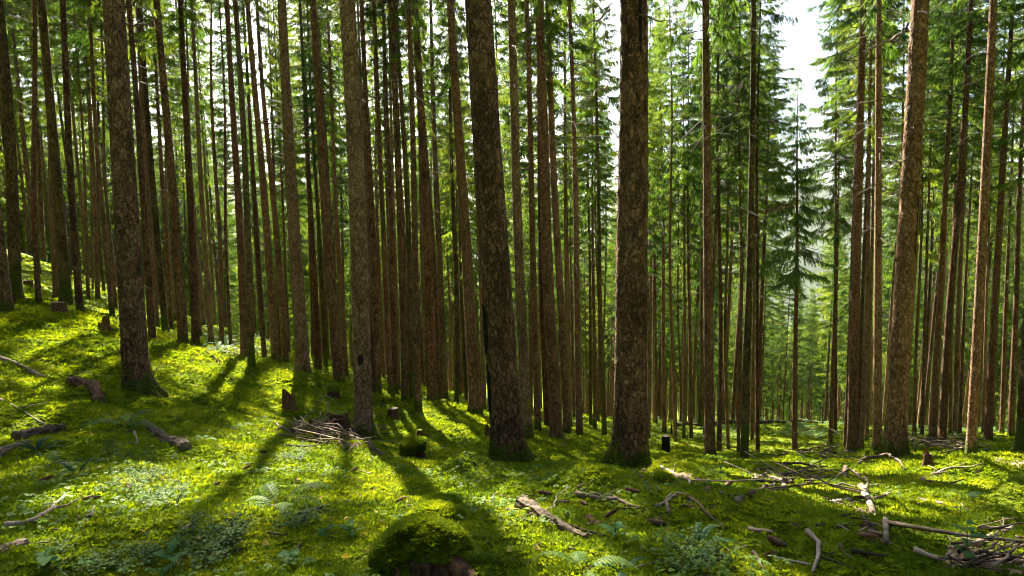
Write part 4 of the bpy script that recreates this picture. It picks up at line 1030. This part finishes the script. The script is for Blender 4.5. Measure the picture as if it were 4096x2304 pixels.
heap(3440, 2090, 80, 60, 16, (5, 10), (30, 90), 30, 'short broken twig in the sun patch around the peeled branch', 'twigs around the peeled branch', 4500, .02)
heap(900, 1420, 60, 20, 10, (3, 6), (60, 160), 25, 'thin twig on the left slope below the flared trunks', 'twigs on the left slope', 4600, .1)
# loose twigs strewn over the moss
rs = np.random.RandomState(88)
REG = [((60, 1560, 1000, 2290), 26, 'thin brown twig lying in the left foreground moss', 'twigs in the left foreground'),
       ((1000, 1880, 1650, 2290), 16, 'thin brown twig in the moss left of the foreground stump', 'twigs left of the foreground stump'),
       ((1900, 1900, 2700, 2290), 30, 'thin brown twig in the moss around the foreground log', 'twigs around the foreground log'),
       ((2700, 1880, 3400, 2290), 36, 'thin brown twig in the moss right of the centre', 'twigs right of the centre'),
       ((3400, 1880, 4060, 2160), 24, 'thin brown twig in the right-hand moss', 'twigs in the right-hand moss'),
       ((600, 1400, 1150, 1700), 18, 'thin twig lying on the sunlit left slope', 'twigs on the sunlit slope'),
       ((1480, 1690, 2500, 1860), 14, 'small twig on the middle moss between the big trunks', 'twigs between the big trunks')]
for (x0, y0, x1, y1), n, lab, grp in REG:
    for k in range(n):
        px, py = rs.uniform(x0, x1), rs.uniform(y0, y1); a = rs.rand() * 6.28; L = rs.uniform(30, 130) * (py - 1000) / 1200
        stick([(px - L * math.cos(a) / 2, py - L * math.sin(a) / 4), (px + L * math.cos(a) / 2, py + L * math.sin(a) / 4)], rs.uniform(4, 9) * (py - 800) / 1300, lab, 6000 + k + int(x0),
              ['stick', 'stick_dark'][rs.randint(2)], rs.randint(0, 3), group=grp, wob=.25, n=7)

# ------------------------------------------------------------------ cones and fallen leaves
def cone_mesh():
    mb = MB(); n = 14; s = np.linspace(0, 1, n); P = np.stack([s * .115, .006 * np.sin(s * 3), 0 * s], -1)
    mb.tube(P, .017 * np.sin(np.clip(s * 1.02 + .06, 0, 1) * math.pi) ** .6 * .8 + .002, 8)
    for i in range(11):
        t = (i + .5) / 11; r = .017 * math.sin((t * .94 + .06) * math.pi) ** .6
        for q in range(7):
            a = (q + .5 * (i % 2)) / 7 * 6.283; d = np.array([0, math.cos(a), math.sin(a)]); e = np.array([0, -d[2], d[1]])
            p = np.array([t * .115, .006 * math.sin(t * 3), 0]) + d * r * .7
            w = .0075
            mb.add([p + e * w, p - e * w, p + d * r * .42 + np.array([.013, 0, 0]) - e * w * .7, p + d * r * .42 + np.array([.013, 0, 0]) + e * w * .7], [(0, 1, 2, 3)])
    return mb.mesh('spruce_cone', [M['cone']])
CONE = cone_mesh()
CONES = [(150, 1945), (60, 2010), (110, 1998), (1035, 1815), (1060, 2035), (1190, 1925), (1330, 1838), (1100, 1812), (1500, 1978), (1265, 1970), (1640, 1915), (1830, 1916), (970, 1888), (745, 1968),
         (2280, 2030), (2350, 2035), (2420, 2088), (2455, 2100), (2310, 1965), (2560, 1985), (2740, 2035), (2610, 1870), (2120, 1855), (2150, 1795), (3050, 2225), (3100, 2225), (3145, 2200), (3380, 1985), (3415, 1998), (3470, 2105),
         (3480, 1915), (3430, 2160), (3550, 2170), (3700, 1870), (2830, 1975), (2900, 1955), (1400, 1900), (880, 1945), (520, 1975), (330, 2010), (1585, 2020), (2210, 1990), (2660, 2110), (3000, 1990), (3580, 2010)]
rs = np.random.RandomState(12)
def near_name(px, py):
    A_ = [(1700, 2150, 'the foreground stump'), (2200, 2090, 'the foreground log'), (3480, 2060, 'the peeled branch'), (2520, 1890, 'the massive dark spruce'), (180, 1750, 'the rotten logs at left'),
          (2033, 1870, 'the massive central spruce'), (1330, 1760, 'the brush pile'), (3150, 2240, 'the curved branch'), (3120, 1920, 'the twig pile'), (1130, 1960, 'the green fern'), (560, 2000, 'the bilberry clump'), (2840, 2190, 'the bright fern in shade')]
    d = min(A_, key=lambda t: math.hypot(px - t[0], (py - t[1]) * 2)); dx = px - d[0]
    return ('right of ' if dx > 40 else 'left of ' if dx < -40 else 'close to ') + d[2]
for k, (px, py) in enumerate(CONES):
    b = hit(px, py); a = rs.rand() * 6.28
    o = thing('spruce_cone', 'brown spruce cone lying on the moss ' + near_name(px, py), 'cone', (b[0], b[1], ground(b[0], b[1]) + .022), Quaternion((0, 0, 1), a) @ Quaternion((0, 1, 0), rs.randn() * .15), 'fallen spruce cones', CONE)
    o.scale = (rs.uniform(.75, 1.1),) * 3
def round_leaf(L, W, curl=.15, n=6):
    s = np.linspace(0, 1, n); w = W * np.sin(np.clip(s, .02, .98) * math.pi) ** .7
    z = curl * L * np.sin(s * math.pi); 
    V = np.concatenate([np.stack([s * L, w, z + .2 * w], -1), np.stack([s * L, 0 * s, z], -1), np.stack([s * L, -w, z + .2 * w], -1)])
    Q = []
    for i in range(n - 1): Q += [(i, i + 1, n + i + 1, n + i), (n + i, n + i + 1, 2 * n + i + 1, 2 * n + i)]
    return V, np.array(Q)
V, Q = round_leaf(.04, .016, .2); YL = mesh_of('fallen_leaf', V, Q, None, [M['yellow_leaf']])
LEAVES = [(1330, 2095), (1405, 2098), (1530, 2105), (1230, 2060), (1640, 2025), (1660, 2140), (1790, 2215), (2305, 2033), (620, 1800), (700, 1790), (410, 1880), (375, 1755), (1365, 2260), (1500, 2060), (330, 1730), (730, 1850),
          (1070, 2180), (1480, 2220), (2050, 2230), (2150, 2200), (2900, 2230), (2480, 2000), (140, 1820), (560, 2140), (1440, 2170), (1560, 2150), (1850, 2180), (940, 2080), (800, 2170), (1290, 2010)]
for k, (px, py) in enumerate(LEAVES):
    b = hit(px, py); q = Quaternion((0, 0, 1), rs.rand() * 6.28) @ Quaternion((1, 0, 0), rs.randn() * .4 - .3)
    o = thing('fallen_leaf', 'small yellow fallen leaf on the moss ' + near_name(px, py), 'leaf', (b[0], b[1], ground(b[0], b[1]) + .03), q, 'yellow fallen leaves', YL)
    o.scale = (rs.uniform(.7, 1.3),) * 3

# ------------------------------------------------------------------ ferns, seedlings, bilberries
def frond_mesh(L, W, mat, seed, droop=.9, pairs=16, simple_=False):
    rs = np.random.RandomState(seed); mb = MB(); n = 9; s = np.linspace(0, 1, n)
    def sp(s):
        s = np.asarray(s, float); return np.stack([L * (s - .12 * s ** 3), 0 * s + .02 * L * np.sin(s * 4), L * (.75 * s - droop * s ** 2)], -1)
    mb.tube(sp(s), np.linspace(1, .3, n) * .0022 * (L / .4 + .4), 3, cap=False, mat=1)
    for i in range(pairs):
        t = .16 + .84 * (i + .5) / pairs; p = sp([t])[0]; d = sp([min(t + .02, 1.0)])[0] - sp([t - .02])[0]; d /= np.linalg.norm(d)
        w = W * math.sin(min(1, (t - .1) / .35) * math.pi / 2) * (1 - t) ** .6 + .012
        for sg in (-1, 1):
            e = np.array([0, sg, -.25]) + d * .35; e /= np.linalg.norm(e)
            if simple_:
                h = d * L / pairs * .46
                mb.add([p - h, p + e * w * .6 - h * .9, p + e * w, p + e * w * .6 + h * .8, p + h], [(0, 1, 3, 4)], [(1, 2, 3)])
            else:
                m = 6; 
                for q in range(m):            # little lobes along each pinna
                    f0 = q / m; f1 = (q + 1) / m; c = p + e * w * (f0 + .5 / m); c[2] -= w * .12 * f0 ** 2
                    hl = L / pairs * .52 * (1 - f0) ** .6
                    mb.add([p + e * w * f0, c + d * hl + e * w / m * .5, p + e * w * f1, c - d * hl + e * w / m * .5], [(0, 1, 2, 3)])
    return mb.mesh('frond', [M[mat], M['twig']], False)
FR_L = [frond_mesh(.42, .10, 'fern', k, pairs=15) for k in range(3)]
FR_H = [frond_mesh(.30, .032, 'hard_fern', 10 + k, pairs=22, simple_=True, droop=.7) for k in range(2)]
def fern(px, py, sc, label, kind='lady', nf=7, seed=0, group='ferns near the camera'):
    b = hit(px, py); rs = np.random.RandomState(seed); root = thing('fern', label, 'fern', (b[0], b[1], ground(b[0], b[1]) - .01), None, group)
    for k in range(nf):
        o = obj('frond', (FR_L if kind == 'lady' else FR_H)[rs.randint(3 if kind == 'lady' else 2)], root)
        o.rotation_euler = (rs.randn() * .15, -rs.uniform(-.1, .5), k * 6.283 / nf + rs.randn() * .3); o.scale = (sc * rs.uniform(.75, 1.15),) * 3
FERNS = [(500, 1715, 1.35, 'pale green fern arching over the dark fallen log, left', 'lady', 6), (155, 1810, 1.15, 'dark green hard fern by the rotten log at far left', 'hard', 8),
         (310, 1905, .95, 'dark hard fern trailing down right of the rotten logs', 'hard', 4), (225, 1880, .8, 'yellow-green fern beside the dark hard fern', 'lady', 5),
         (1120, 2035, 1.0, 'green feathery fern left of the foreground stump', 'lady', 7), (2335, 2290, .8, 'upright fern at the bottom edge below the foreground log', 'lady', 4),
         (2790, 2200, .75, 'bright ladder fern in shade, lower right of centre', 'hard', 7), (810, 1770, .7, 'faint small fern on the left slope', 'lady', 5), (950, 1720, .7, 'thin fern left of the brush pile', 'lady', 4),
         (1850, 1775, .7, 'small blue-green fern by the central spruce', 'hard', 6), (3230, 1860, .8, 'soft fern behind the twig pile', 'lady', 5), (2490, 2290, .6, 'small fern blades at the bottom edge', 'hard', 5),
         (3870, 2000, .7, 'dark small fern in the right-hand moss', 'hard', 6), (1050, 1690, .7, 'pale fern tuft left of the jagged stump', 'lady', 4), (1520, 1625, 1.0, 'lone pale fern behind the knotted spruce', 'lady', 5),
         (350, 1245, 1.6, 'light green fern in the hollow at far left', 'lady', 7)]
for k, (px, py, sc, lab, kd, nf) in enumerate(FERNS): fern(px, py, sc, lab, kd, nf, 700 + k)
# far ferns: one mesh each
def far_fern(seed):
    rs = np.random.RandomState(seed); mb = MB()
    for k in range(8):
        a = k * .785 + rs.randn() * .2; L = rs.uniform(.45, .7); c, s_ = math.cos(a), math.sin(a); up = rs.uniform(.6, 1.1)
        for i in range(9):
            t0, t1 = .1 + i * .1, .1 + i * .1 + .085; w = .13 * math.sin(t0 * 2.6) * (1.1 - t0)
            def P(t, u): x = L * t; z = L * (up * t - .75 * t * t); return (c * x - s_ * u, s_ * x + c * u, z - abs(u) * .3)
            mb.add([P(t0, 0), P(t0 + .05, w), P(t1, 0), P(t0 + .05, -w)], [(0, 1, 2, 3)])
    return mb.mesh('fern', [M['fern']], False)
FF = [far_fern(k) for k in range(4)]
rs = np.random.RandomState(31)
for (x0, y0, x1, y1), n, lab, grp in (((2560, 1672, 3420, 1760), 80, 'light green fern in the distant sunlit fern bed', 'ferns of the distant bed'),
                                      ((740, 1290, 1130, 1420), 40, 'light green fern behind the left-hand trunks', 'ferns behind the left-hand trunks'),
                                      ((3420, 1690, 4090, 1760), 26, 'green fern among the far right trunks', 'ferns among the far right trunks')):
    for k in range(n):
        b = hit(rs.uniform(x0, x1), rs.uniform(y0, y1), maxd=46)
        o = thing('fern', lab, 'fern', (b[0], b[1], b[2]), Quaternion((0, 0, 1), rs.rand() * 6.28), grp, FF[rs.randint(4)]); o.scale = (rs.uniform(.8, 1.5),) * 3
def leaf_plant(px, py, L, W, n, h, mat, label, seed, cat='seedling', name='seedling', group=None):
    b = hit(px, py); rs = np.random.RandomState(seed); root = thing(name, label, cat, (b[0], b[1], ground(b[0], b[1])), None, group)
    mb = MB(); mb.tube(np.array([[0, 0, -.02], [.004, 0, h * .5], [0, .005, h]]), [.003, .0025, .002], 4, cap=False); obj('stem', mb.mesh('stem', [M['fern']]), root)
    for k in range(n):
        V, Q = round_leaf(L * rs.uniform(.7, 1.15), W * rs.uniform(.8, 1.1), .12)
        o = obj('leaf', mesh_of('leaf', V, Q, None, [M[mat]]), root); o.location = (0, 0, h * (k + 1) / n * .95); o.rotation_euler = (rs.randn() * .2, rs.uniform(-.5, .35), k * 2.4 + rs.randn() * .2)
for k, a in enumerate([(2460, 2160, .10, .022, 6, .07, 'leaf', 'broad-leaved green seedling in front of the curved driftwood'), (1400, 2160, .09, .02, 7, .08, 'leaf', 'green seedling with long leaves left of the foreground stump'),
                       (690, 2304, .10, .024, 7, .12, 'leaf', 'light green seedling at the bottom edge, left of centre'), (3860, 2260, .09, .022, 9, .22, 'leaf', 'leafy green seedling growing out of the corner brush heap'),
                       (1160, 2265, .07, .03, 6, .06, 'leaf', 'round-leaved plant at the bottom, left of the foreground stump'), (180, 2275, .09, .03, 4, .05, 'leaf', 'single broad-leaved plant in the bottom left corner'),
                       (3840, 2060, .09, .016, 7, .09, 'leaf', 'narrow-leaved seedling by the short brown log'), (1290, 1735, .09, .02, 6, .16, 'leaf', 'green shoot sprouting from the brush pile'),
                       (2880, 1905, .10, .014, 6, .12, 'leaf', 'light green shoot by the bright streak'), (1300, 2150, .07, .02, 6, .06, 'leaf', 'small dark seedling near the bowed dark twig')]):
    leaf_plant(*a, 900 + k)
def bush_mesh(seed, nl=77):
    rs = np.random.RandomState(seed); st = MB(); lv = MB()
    for k in range(7):
        a = rs.rand() * 6.28; L = rs.uniform(.06, .15); e = np.array([math.cos(a) * 1.1, math.sin(a) * 1.1, .75]) * L
        st.tube(np.array([[0, 0, -.02], e * .5, e]), [.003, .002, .001], 3, cap=False)
        for q in range(nl // 7):
            p = e * rs.uniform(.35, 1.05) + rs.randn(3) * .018; l = rs.uniform(.019, .032); d = rs.randn(3) * [1, 1, .3]; d /= np.linalg.norm(d); w = np.cross(d, [0, 0, 1.]); w /= np.linalg.norm(w) + 1e-9
            lv.add([p, p + d * l * .5 + w * l * .32, p + d * l, p + d * l * .5 - w * l * .32], [(0, 1, 2, 3)])
    return st.mesh('stem', [M['twig']]), lv.mesh('foliage', [M['bilberry']], False)
BB = [bush_mesh(k) for k in range(4)]
rs = np.random.RandomState(41)
for (cx, cy, sx, sy), n, lab, grp in (((570, 1945, 130, 85), 26, 'bluish green bilberry sprig in the left foreground clump', 'bilberries of the left clump'),
                                       ((480, 1790, 110, 60), 14, 'bluish green bilberry sprig around the splintered log', 'bilberries by the splintered log'),
                                       ((850, 2150, 90, 60), 14, 'bluish green bilberry sprig in the lower clump left of centre', 'bilberries of the lower clump'),
                                       ((560, 2260, 260, 40), 18, 'bluish green bilberry sprig along the bottom edge at left', 'bilberries along the bottom edge'),
                                       ((1170, 1835, 50, 22), 12, 'pale bilberry sprig in the whitish clump below the brush pile', 'bilberries below the brush pile'),
                                       ((1180, 2105, 60, 20), 6, 'bluish green bilberry sprig left of the foreground stump', 'bilberries near the stump'),
                                       ((2780, 2250, 60, 40), 8, 'small bilberry sprig at the bottom right of centre', 'bilberries right of centre'),
                                       ((2980, 1860, 130, 30), 12, 'green sprig on the moss step before the far poles', 'sprigs before the far poles'),
                                       ((80, 1420, 70, 40), 10, 'bilberry sprig on the far left slope', 'bilberries on the far left slope')):
    for k in range(n):
        b = hit(cx + rs.uniform(-1.25, 1.25) * sx, cy + rs.uniform(-1.25, 1.25) * sy)
        root = thing('bilberry_shrub', lab, 'shrub', (b[0], b[1], b[2] + .01), Quaternion((0, 0, 1), rs.rand() * 6.28), grp); root.scale = (rs.uniform(.55, .95),) * 3
        m = BB[rs.randint(4)]; obj('stem', m[0], root); obj('foliage', m[1], root)

# ------------------------------------------------------------------ right edge: mossy root and bare soil
def mossy_root():
    P = np.array([hit(4330, 1960), hit(4210, 1985), hit(4110, 2020), hit(4040, 2066), hit(3975, 2112), hit(3915, 2140)]); c = P[2].copy()
    n = 40; t = np.linspace(0, 5, n); Q = np.stack([np.interp(t, range(6), P[:, k]) for k in range(3)], -1); rad = np.interp(t, range(6), [.40, .30, .22, .15, .09, .03])
    Q[:, 2] += rad * .2
    root = thing('mossy_root', 'thick moss-covered root coming in from the right edge', 'root', c)
    mb = MB(); mb.tube(Q - c, rad, 30, noise=.25, seed=4, fibre=.2); v = np.vstack(mb.v) + c; obj('root_body', mb.mesh('root_body', [M['cushion']]), root)
    rs = np.random.RandomState(2); up = v[(v[:, 2] > np.array([float(H(p[0], p[1])) for p in v]))]
    for q in range(2600):
        p = up[rs.randint(len(up))] + rs.randn(3) * .02; MOSS_PTS.append(tuple(p))
mossy_root()
def soil_patch():
    c = hit(4080, 1868); a = np.arange(28) / 28 * 6.283; rr = np.array([.25, .5, .75, 1.0]); V = [(0, 0, 0)]; g0 = float(H(c[0], c[1]))
    V[0] = (0, 0, float(H(c[0], c[1]) + .05))
    for r in rr:
        for k, x in enumerate(a):
            q = 1.15 * r * (1 + .25 * math.sin(3 * x + 1) + .15 * math.sin(5 * x)); X, Y_ = c[0] + q * math.cos(x) * 1.1, c[1] + q * math.sin(x) * 1.6
            V.append((X - c[0], Y_ - c[1], ground(X, Y_) + .03 * (1.05 - r)))
    T = [(0, 1 + k, 1 + (k + 1) % 28) for k in range(28)]; Q = []
    for i in range(3):
        for k in range(28): Q.append((1 + i * 28 + k, 1 + (i + 1) * 28 + k, 1 + (i + 1) * 28 + (k + 1) % 28, 1 + i * 28 + (k + 1) % 28))
    o = obj('path', mesh_of('path', V, Q, T, [M['soil']])); o.location = (c[0], c[1], 0); o['kind'] = 'structure'
soil_patch()
LITTER = []
def litter(px, py, rx, seed):
    c = hit(px, py); r0 = rx * c[1] / F; LITTER.append((c[0], c[1], r0)); rs = np.random.RandomState(seed); ph = rs.rand(2) * 6.28
    a = np.arange(30) / 30 * 6.283; V = [(0, 0, ground(c[0], c[1]) + .016)]
    for r in (.3, .6, .85, 1.0):
        for x in a:
            q = r0 * r * (1 + .28 * math.sin(2 * x + ph[0]) + .18 * math.sin(5 * x + ph[1])); X_, Y_ = c[0] + q * math.cos(x), c[1] + q * math.sin(x) * 1.25
            V.append((X_ - c[0], Y_ - c[1], ground(X_, Y_) + .022 * (1.0 - r) - .006 * (r > .9)))
    T = [(0, 1 + k, 1 + (k + 1) % 30) for k in range(30)]; Q = [(1 + i * 30 + k, 1 + (i + 1) * 30 + k, 1 + (i + 1) * 30 + (k + 1) % 30, 1 + i * 30 + (k + 1) % 30) for i in range(3) for k in range(30)]
    o = obj('needle_litter', mesh_of('needle_litter', V, Q, T, [M['soil']])); o.location = (c[0], c[1], 0); o['kind'] = 'structure'
for k, (px, py, rx) in enumerate([(3440, 2060, 75), (3500, 2150, 60), (3120, 1918, 90), (1395, 1790, 70), (2720, 1905, 45), (3790, 1795, 80), (3270, 1815, 60), (3960, 2250, 150), (2300, 1875, 40)]): litter(px, py, rx, 60 + k)

# ------------------------------------------------------------------ details on the big trunks
def on_trunk(key, zlo, zhi, ang, halfw, mat, name, seed, depth=.008, r_of=None):
    root, Ht, cb = tree_roots[key]; tr = [c for c in root.children if c.name.startswith('trunk')][0].data
    n = len(tr.vertices); co = np.zeros(n * 3, np.float32); tr.vertices.foreach_get('co', co); co = co.reshape(-1, 3)
    zs = np.linspace(zlo, zhi, 26); us = np.linspace(-1, 1, 7); V = []
    for z in zs:
        m = np.abs(co[:, 2] - z) < .06; ring = co[m]; c = ring[:, :2].mean(0)
        k = math.sin((z - zlo) / (zhi - zlo) * math.pi) ** .6
        for u in us:
            a = ang + (u * halfw * k + .25 * halfw * vnoise(np.array([z * 3]), np.array([u + seed]))[0])
            dd = ring[:, :2] - c; da = np.abs(np.angle(np.exp(1j * (np.arctan2(dd[:, 1], dd[:, 0]) - a)))); r = np.linalg.norm(dd[np.argsort(da)[:4]], axis=1).mean()
            r += depth * (1 - u * u) + .004
            V.append((c[0] + r * math.cos(a), c[1] + r * math.sin(a), z))
    Q = [(i * 7 + j, i * 7 + j + 1, (i + 1) * 7 + j + 1, (i + 1) * 7 + j) for i in range(25) for j in range(6)]
    return obj(name, mesh_of(name, V, Q, None, [M[mat]]), [c for c in root.children if c.name.startswith('trunk')][0])
FRONT = -math.pi / 2
on_trunk((2033, 1858), .95, 1.75, FRONT - 1.2, .30, 'scar', 'bark_scar', 1, .025)
on_trunk((2033, 1858), 1.9, 2.75, FRONT - 1.2, .36, 'scar', 'bark_scar', 2, .03)
on_trunk((1456, 1775), 1.72, 1.95, FRONT + .05, .35, 'scar', 'bark_scar', 3, .012)
on_trunk((2521, 1890), 6.2, 7.4, FRONT + .25, .12, 'scar', 'bark_scar', 4, .01)
on_trunk((3577, 1842), 4.2, 5.5, FRONT + .5, .07, 'scar', 'bark_scar', 5, .006)
def dead_branch(key, p0, p1, w, sag=.1, twigs=3, seed=0):
    root, Ht, cb = tree_roots[key]; Y = root.location.y
    A = at_depth(*p0, Y); B = at_depth(*p1, Y - .3); s = np.linspace(0, 1, 9)
    P = A[None] + (B - A)[None] * s[:, None]; P[:, 2] -= sag * np.sin(s * math.pi) * .5; rs = np.random.RandomState(seed); P[1:] += rs.randn(8, 3) * .015
    mi = (Matrix.Translation(root.location) @ root.rotation_quaternion.to_matrix().to_4x4()).inverted()
    P = np.array([tuple(mi @ Vector(p)) for p in P]); mb = MB(); r = w * Y / F / 2
    mb.tube(P, r * np.linspace(1, .35, 9), 6, noise=.2, seed=seed); L = np.linalg.norm(P[-1] - P[0])
    for t in range(twigs):
        i = rs.randint(2, 8); e = (P[i] - P[i - 1]); e /= np.linalg.norm(e); e = e + rs.randn(3) * .6; mb.tube(np.array([P[i], P[i] + e * L * .15]), [r * .4, r * .2], 4)
    obj('dead_branch', mb.mesh('dead_branch', [M['stick']]), root)
for k, a in enumerate([((549, 1590), (505, 92), (612, 82), 10), ((549, 1590), (500, 30), (560, -20), 9), ((3577, 1842), (3630, 118), (3450, 205), 13), ((3577, 1842), (3635, 90), (3560, 190), 9), ((3577, 1842), (3615, 745), (3555, 775), 8),
                       ((3577, 1842), (3620, 640), (3510, 640), 6), ((2521, 1890), (2440, 40), (2300, 110), 10), ((2521, 1890), (2430, 340), (2330, 385), 9), ((2521, 1890), (2545, 50), (2700, 75), 8)]):
    dead_branch(*a, seed=50 + k)
def brown_spray():
    """the rust-brown dead spray on the pole left of the young spruce"""
    key = (3030, 1844); root, Ht, cb = tree_roots[key]; Y = root.location.y
    A = at_depth(3045, 850, Y); B = at_depth(3170, 815, Y); mi = (Matrix.Translation(root.location) @ root.rotation_quaternion.to_matrix().to_4x4()).inverted()
    A = np.array(tuple(mi @ Vector(A))); B = np.array(tuple(mi @ Vector(B))); rs = np.random.RandomState(9); mb = MB(); mb.tube(np.array([A, (A + B) / 2 + [0, 0, .08], B]), [.012, .009, .004], 4)
    for k in range(420):
        t = rs.rand() ** .8; p = A + (B - A) * t + rs.randn(3) * [.05, .12, .08]; d = rs.randn(3) * [1, 1, .7] + [.6, 0, -.1]; d /= np.linalg.norm(d); w = np.cross(d, rs.randn(3)); w /= np.linalg.norm(w); l = rs.uniform(.06, .2)
        mb.add([p, p + d * l * .5 + w * .008, p + d * l, p + d * l * .5 - w * .008], [(0, 1, 2, 3)], mat=1)
    o = obj('dead_spray', mb.mesh('dead_spray', [M['stick'], M['needle_dead']], False), root); o['label'] = 'rust-brown spray of dead needles'
brown_spray()
def mossy_feet():
    rs = np.random.RandomState(23)
    for key, hm, n in (((549, 1590), .30, 500), ((1456, 1775), .30, 400), ((2033, 1858), .50, 1100), ((2521, 1890), .50, 1300), ((3577, 1842), .55, 700)):
        root = tree_roots[key][0]; tr = [c for c in root.children if c.name.startswith('trunk')][0].data
        co = np.zeros(len(tr.vertices) * 3, np.float32); tr.vertices.foreach_get('co', co); co = co.reshape(-1, 3)
        ok = co[(co[:, 2] > .0) & (co[:, 2] < hm)]; mw = Matrix.Translation(root.location) @ root.rotation_quaternion.to_matrix().to_4x4()
        a = np.arctan2(ok[:, 1], ok[:, 0]); w = np.exp(-ok[:, 2] / (hm * .45)) * (0.4 + vnoise(a * 1.5 + 9, ok[:, 2] * 4, 7) + .4)
        pick = rs.choice(len(ok), n, p=np.clip(w, .001, None) / np.clip(w, .001, None).sum())
        for k in pick: MOSS_PTS.append(tuple(mw @ Vector(ok[k] + rs.randn(3) * .008)))
mossy_feet()

# ------------------------------------------------------------------ moss sprigs and sorrel over the floor (nobody could count them)
def sprig(seed, n=24, L=.024, W=.0048):
    rs = np.random.RandomState(seed); mb = MB()
    for k in range(n):
        a = rs.rand() * 6.283; r = rs.rand() ** .5 * .026; p = np.array([r * math.cos(a), r * math.sin(a), -.008]); tilt = rs.uniform(.5, 1.9); l = L * rs.uniform(.55, 1.1)
        d = np.array([math.cos(a) * tilt, math.sin(a) * tilt, 1.05 - tilt * .5]); d /= np.linalg.norm(d); w = np.array([-math.sin(a), math.cos(a), 0.]) * W * rs.uniform(.7, 1.4)
        mb.add([p - w * .4, p + d * l * .55 - w, p + d * l, p + d * l * .55 + w, p + w * .4], [(0, 1, 3, 4)], [(1, 2, 3)])
    return mb.mesh('moss_sprig', [M['moss']], False)
SPR = [sprig(k) for k in range(5)]
rs = np.random.RandomState(17)
def polar_pts(n, r0, r1, amax, power):
    u = rs.rand(n); r = (r0 ** power + u * (r1 ** power - r0 ** power)) ** (1 / power); a = rs.uniform(-amax, amax, n)
    return r * np.sin(a), r * np.cos(a), r
X, Y, r = polar_pts(190000, 1.9, 24.0, math.radians(52), 0.55)
Z = H(X, Y) + micro(X, Y) * np.exp(-r / 25.0)
dens = vnoise(X * 1.1, Y * 1.1, 71) + .35 * vnoise(X * 4, Y * 4, 72)
keep = dens > -.48
for (lx, ly, lr) in LITTER: keep &= ((X - lx) ** 2 + (Y - ly) ** 2 > lr ** 2 * .6) | (rs.rand(len(X)) < .12)
P = np.stack([X, Y, Z], -1)[keep]; sc = (0.55 + 0.15 * r[keep]) * rs.uniform(.6, 1.3, keep.sum())
X2, Y2, r2 = polar_pts(26000, 21.0, 48.0, math.radians(46), 1.0)
P = np.vstack([P, np.stack([X2, Y2, H(X2, Y2) + micro(X2, Y2) * np.exp(-r2 / 25.0)], -1)]); sc = np.concatenate([sc, (2.6 + .06 * r2) * rs.uniform(.7, 1.4, len(r2))])
EX = np.array(MOSS_PTS); P = np.vstack([P, EX]); sc = np.concatenate([sc, rs.uniform(.42, .8, len(EX))]); n = len(P)
scatter('moss_sprig_cover', 'yellow-green feathery moss covering the forest floor', 'moss', P, np.stack([rs.randn(n) * .25, rs.randn(n) * .25, rs.rand(n) * 6.28], -1), sc, rs.randint(0, 5, n), SPR)
def clover(seed):
    rs = np.random.RandomState(seed); mb = MB(); h = rs.uniform(.03, .05); mb.tube(np.array([[0, 0, 0], [.004, 0, h]]), [.001, .001], 3, cap=False)
    for k in range(3):
        a = k * 2.094; d = np.array([math.cos(a), math.sin(a), -.18]); w = np.array([-math.sin(a), math.cos(a), 0]); p = np.array([.004, 0, h]); l = .017
        mb.add([p, p + d * l * .7 + w * .0105, p + d * l, p + d * l * .7 - w * .0105], [(0, 1, 2, 3)])
    return mb.mesh('sorrel_leaf', [M['sorrel']], False)
CLV = [clover(k) for k in range(3)]
X, Y, r = polar_pts(12000, 1.9, 11.0, math.radians(50), 1.0)
keep = (vnoise(X * .8, Y * .8, 91) + .6 * vnoise(X * 2.6, Y * 2.6, 92)) > .08
X, Y, r = X[keep], Y[keep], r[keep]; n = len(X); Z = H(X, Y) + micro(X, Y) * np.exp(-r / 25.0)
scatter('sorrel_cover', 'small three-lobed sorrel leaves scattered through the moss', 'ground cover', np.stack([X, Y, Z], -1), np.stack([rs.randn(n) * .3, rs.randn(n) * .3, rs.rand(n) * 6.28], -1), rs.uniform(.7, 1.5, n), rs.randint(0, 3, n), CLV)

# ------------------------------------------------------------------ thin valley air
def haze():
    m, nt, out = new_mat('valley_air')
    v = N(nt, 'ShaderNodeVolumePrincipled', Density=0.00006, Anisotropy=0.3); v.inputs['Color'].default_value = (0.93, 0.96, 1.0, 1)
    nt.links.new(v.outputs[0], out.inputs['Volume'])
    V = [(x, y, z) for z in (-420, 420) for y in (-1800, 1800) for x in (-1800, 1800)]
    Q = [(0, 2, 3, 1), (4, 5, 7, 6), (0, 1, 5, 4), (2, 6, 7, 3), (0, 4, 6, 2), (1, 3, 7, 5)]
    o = obj('haze', mesh_of('haze', V, Q, None, [m], False)); o['kind'] = 'stuff'; o['label'] = 'thin bluish air filling the valley'; o['category'] = 'haze'
HAZE = True
if HAZE: haze()

# ------------------------------------------------------------------ look-alikes are told apart by their order across the photo
ORDS = ORD + ['sixteenth', 'seventeenth', 'eighteenth', 'nineteenth', 'twentieth', 'twenty-first', 'twenty-second', 'twenty-third', 'twenty-fourth', 'twenty-fifth', 'twenty-sixth', 'twenty-seventh', 'twenty-eighth', 'twenty-ninth', 'thirtieth']
same = {}
for o in COL.objects:
    if o.parent is None and 'label' in o and o.get('kind') is None: same.setdefault(o['label'], []).append(o)
for lab, os_ in same.items():
    if 1 < len(os_) <= 30 and len(lab.split()) <= 13:
        os_.sort(key=lambda o: float(to_px(tuple(o.location))[0]))
        for k, o in enumerate(os_): o['label'] = ('%s, %s from left' if len(lab.split()) <= 13 else '%s, %s') % (lab, ORDS[k])
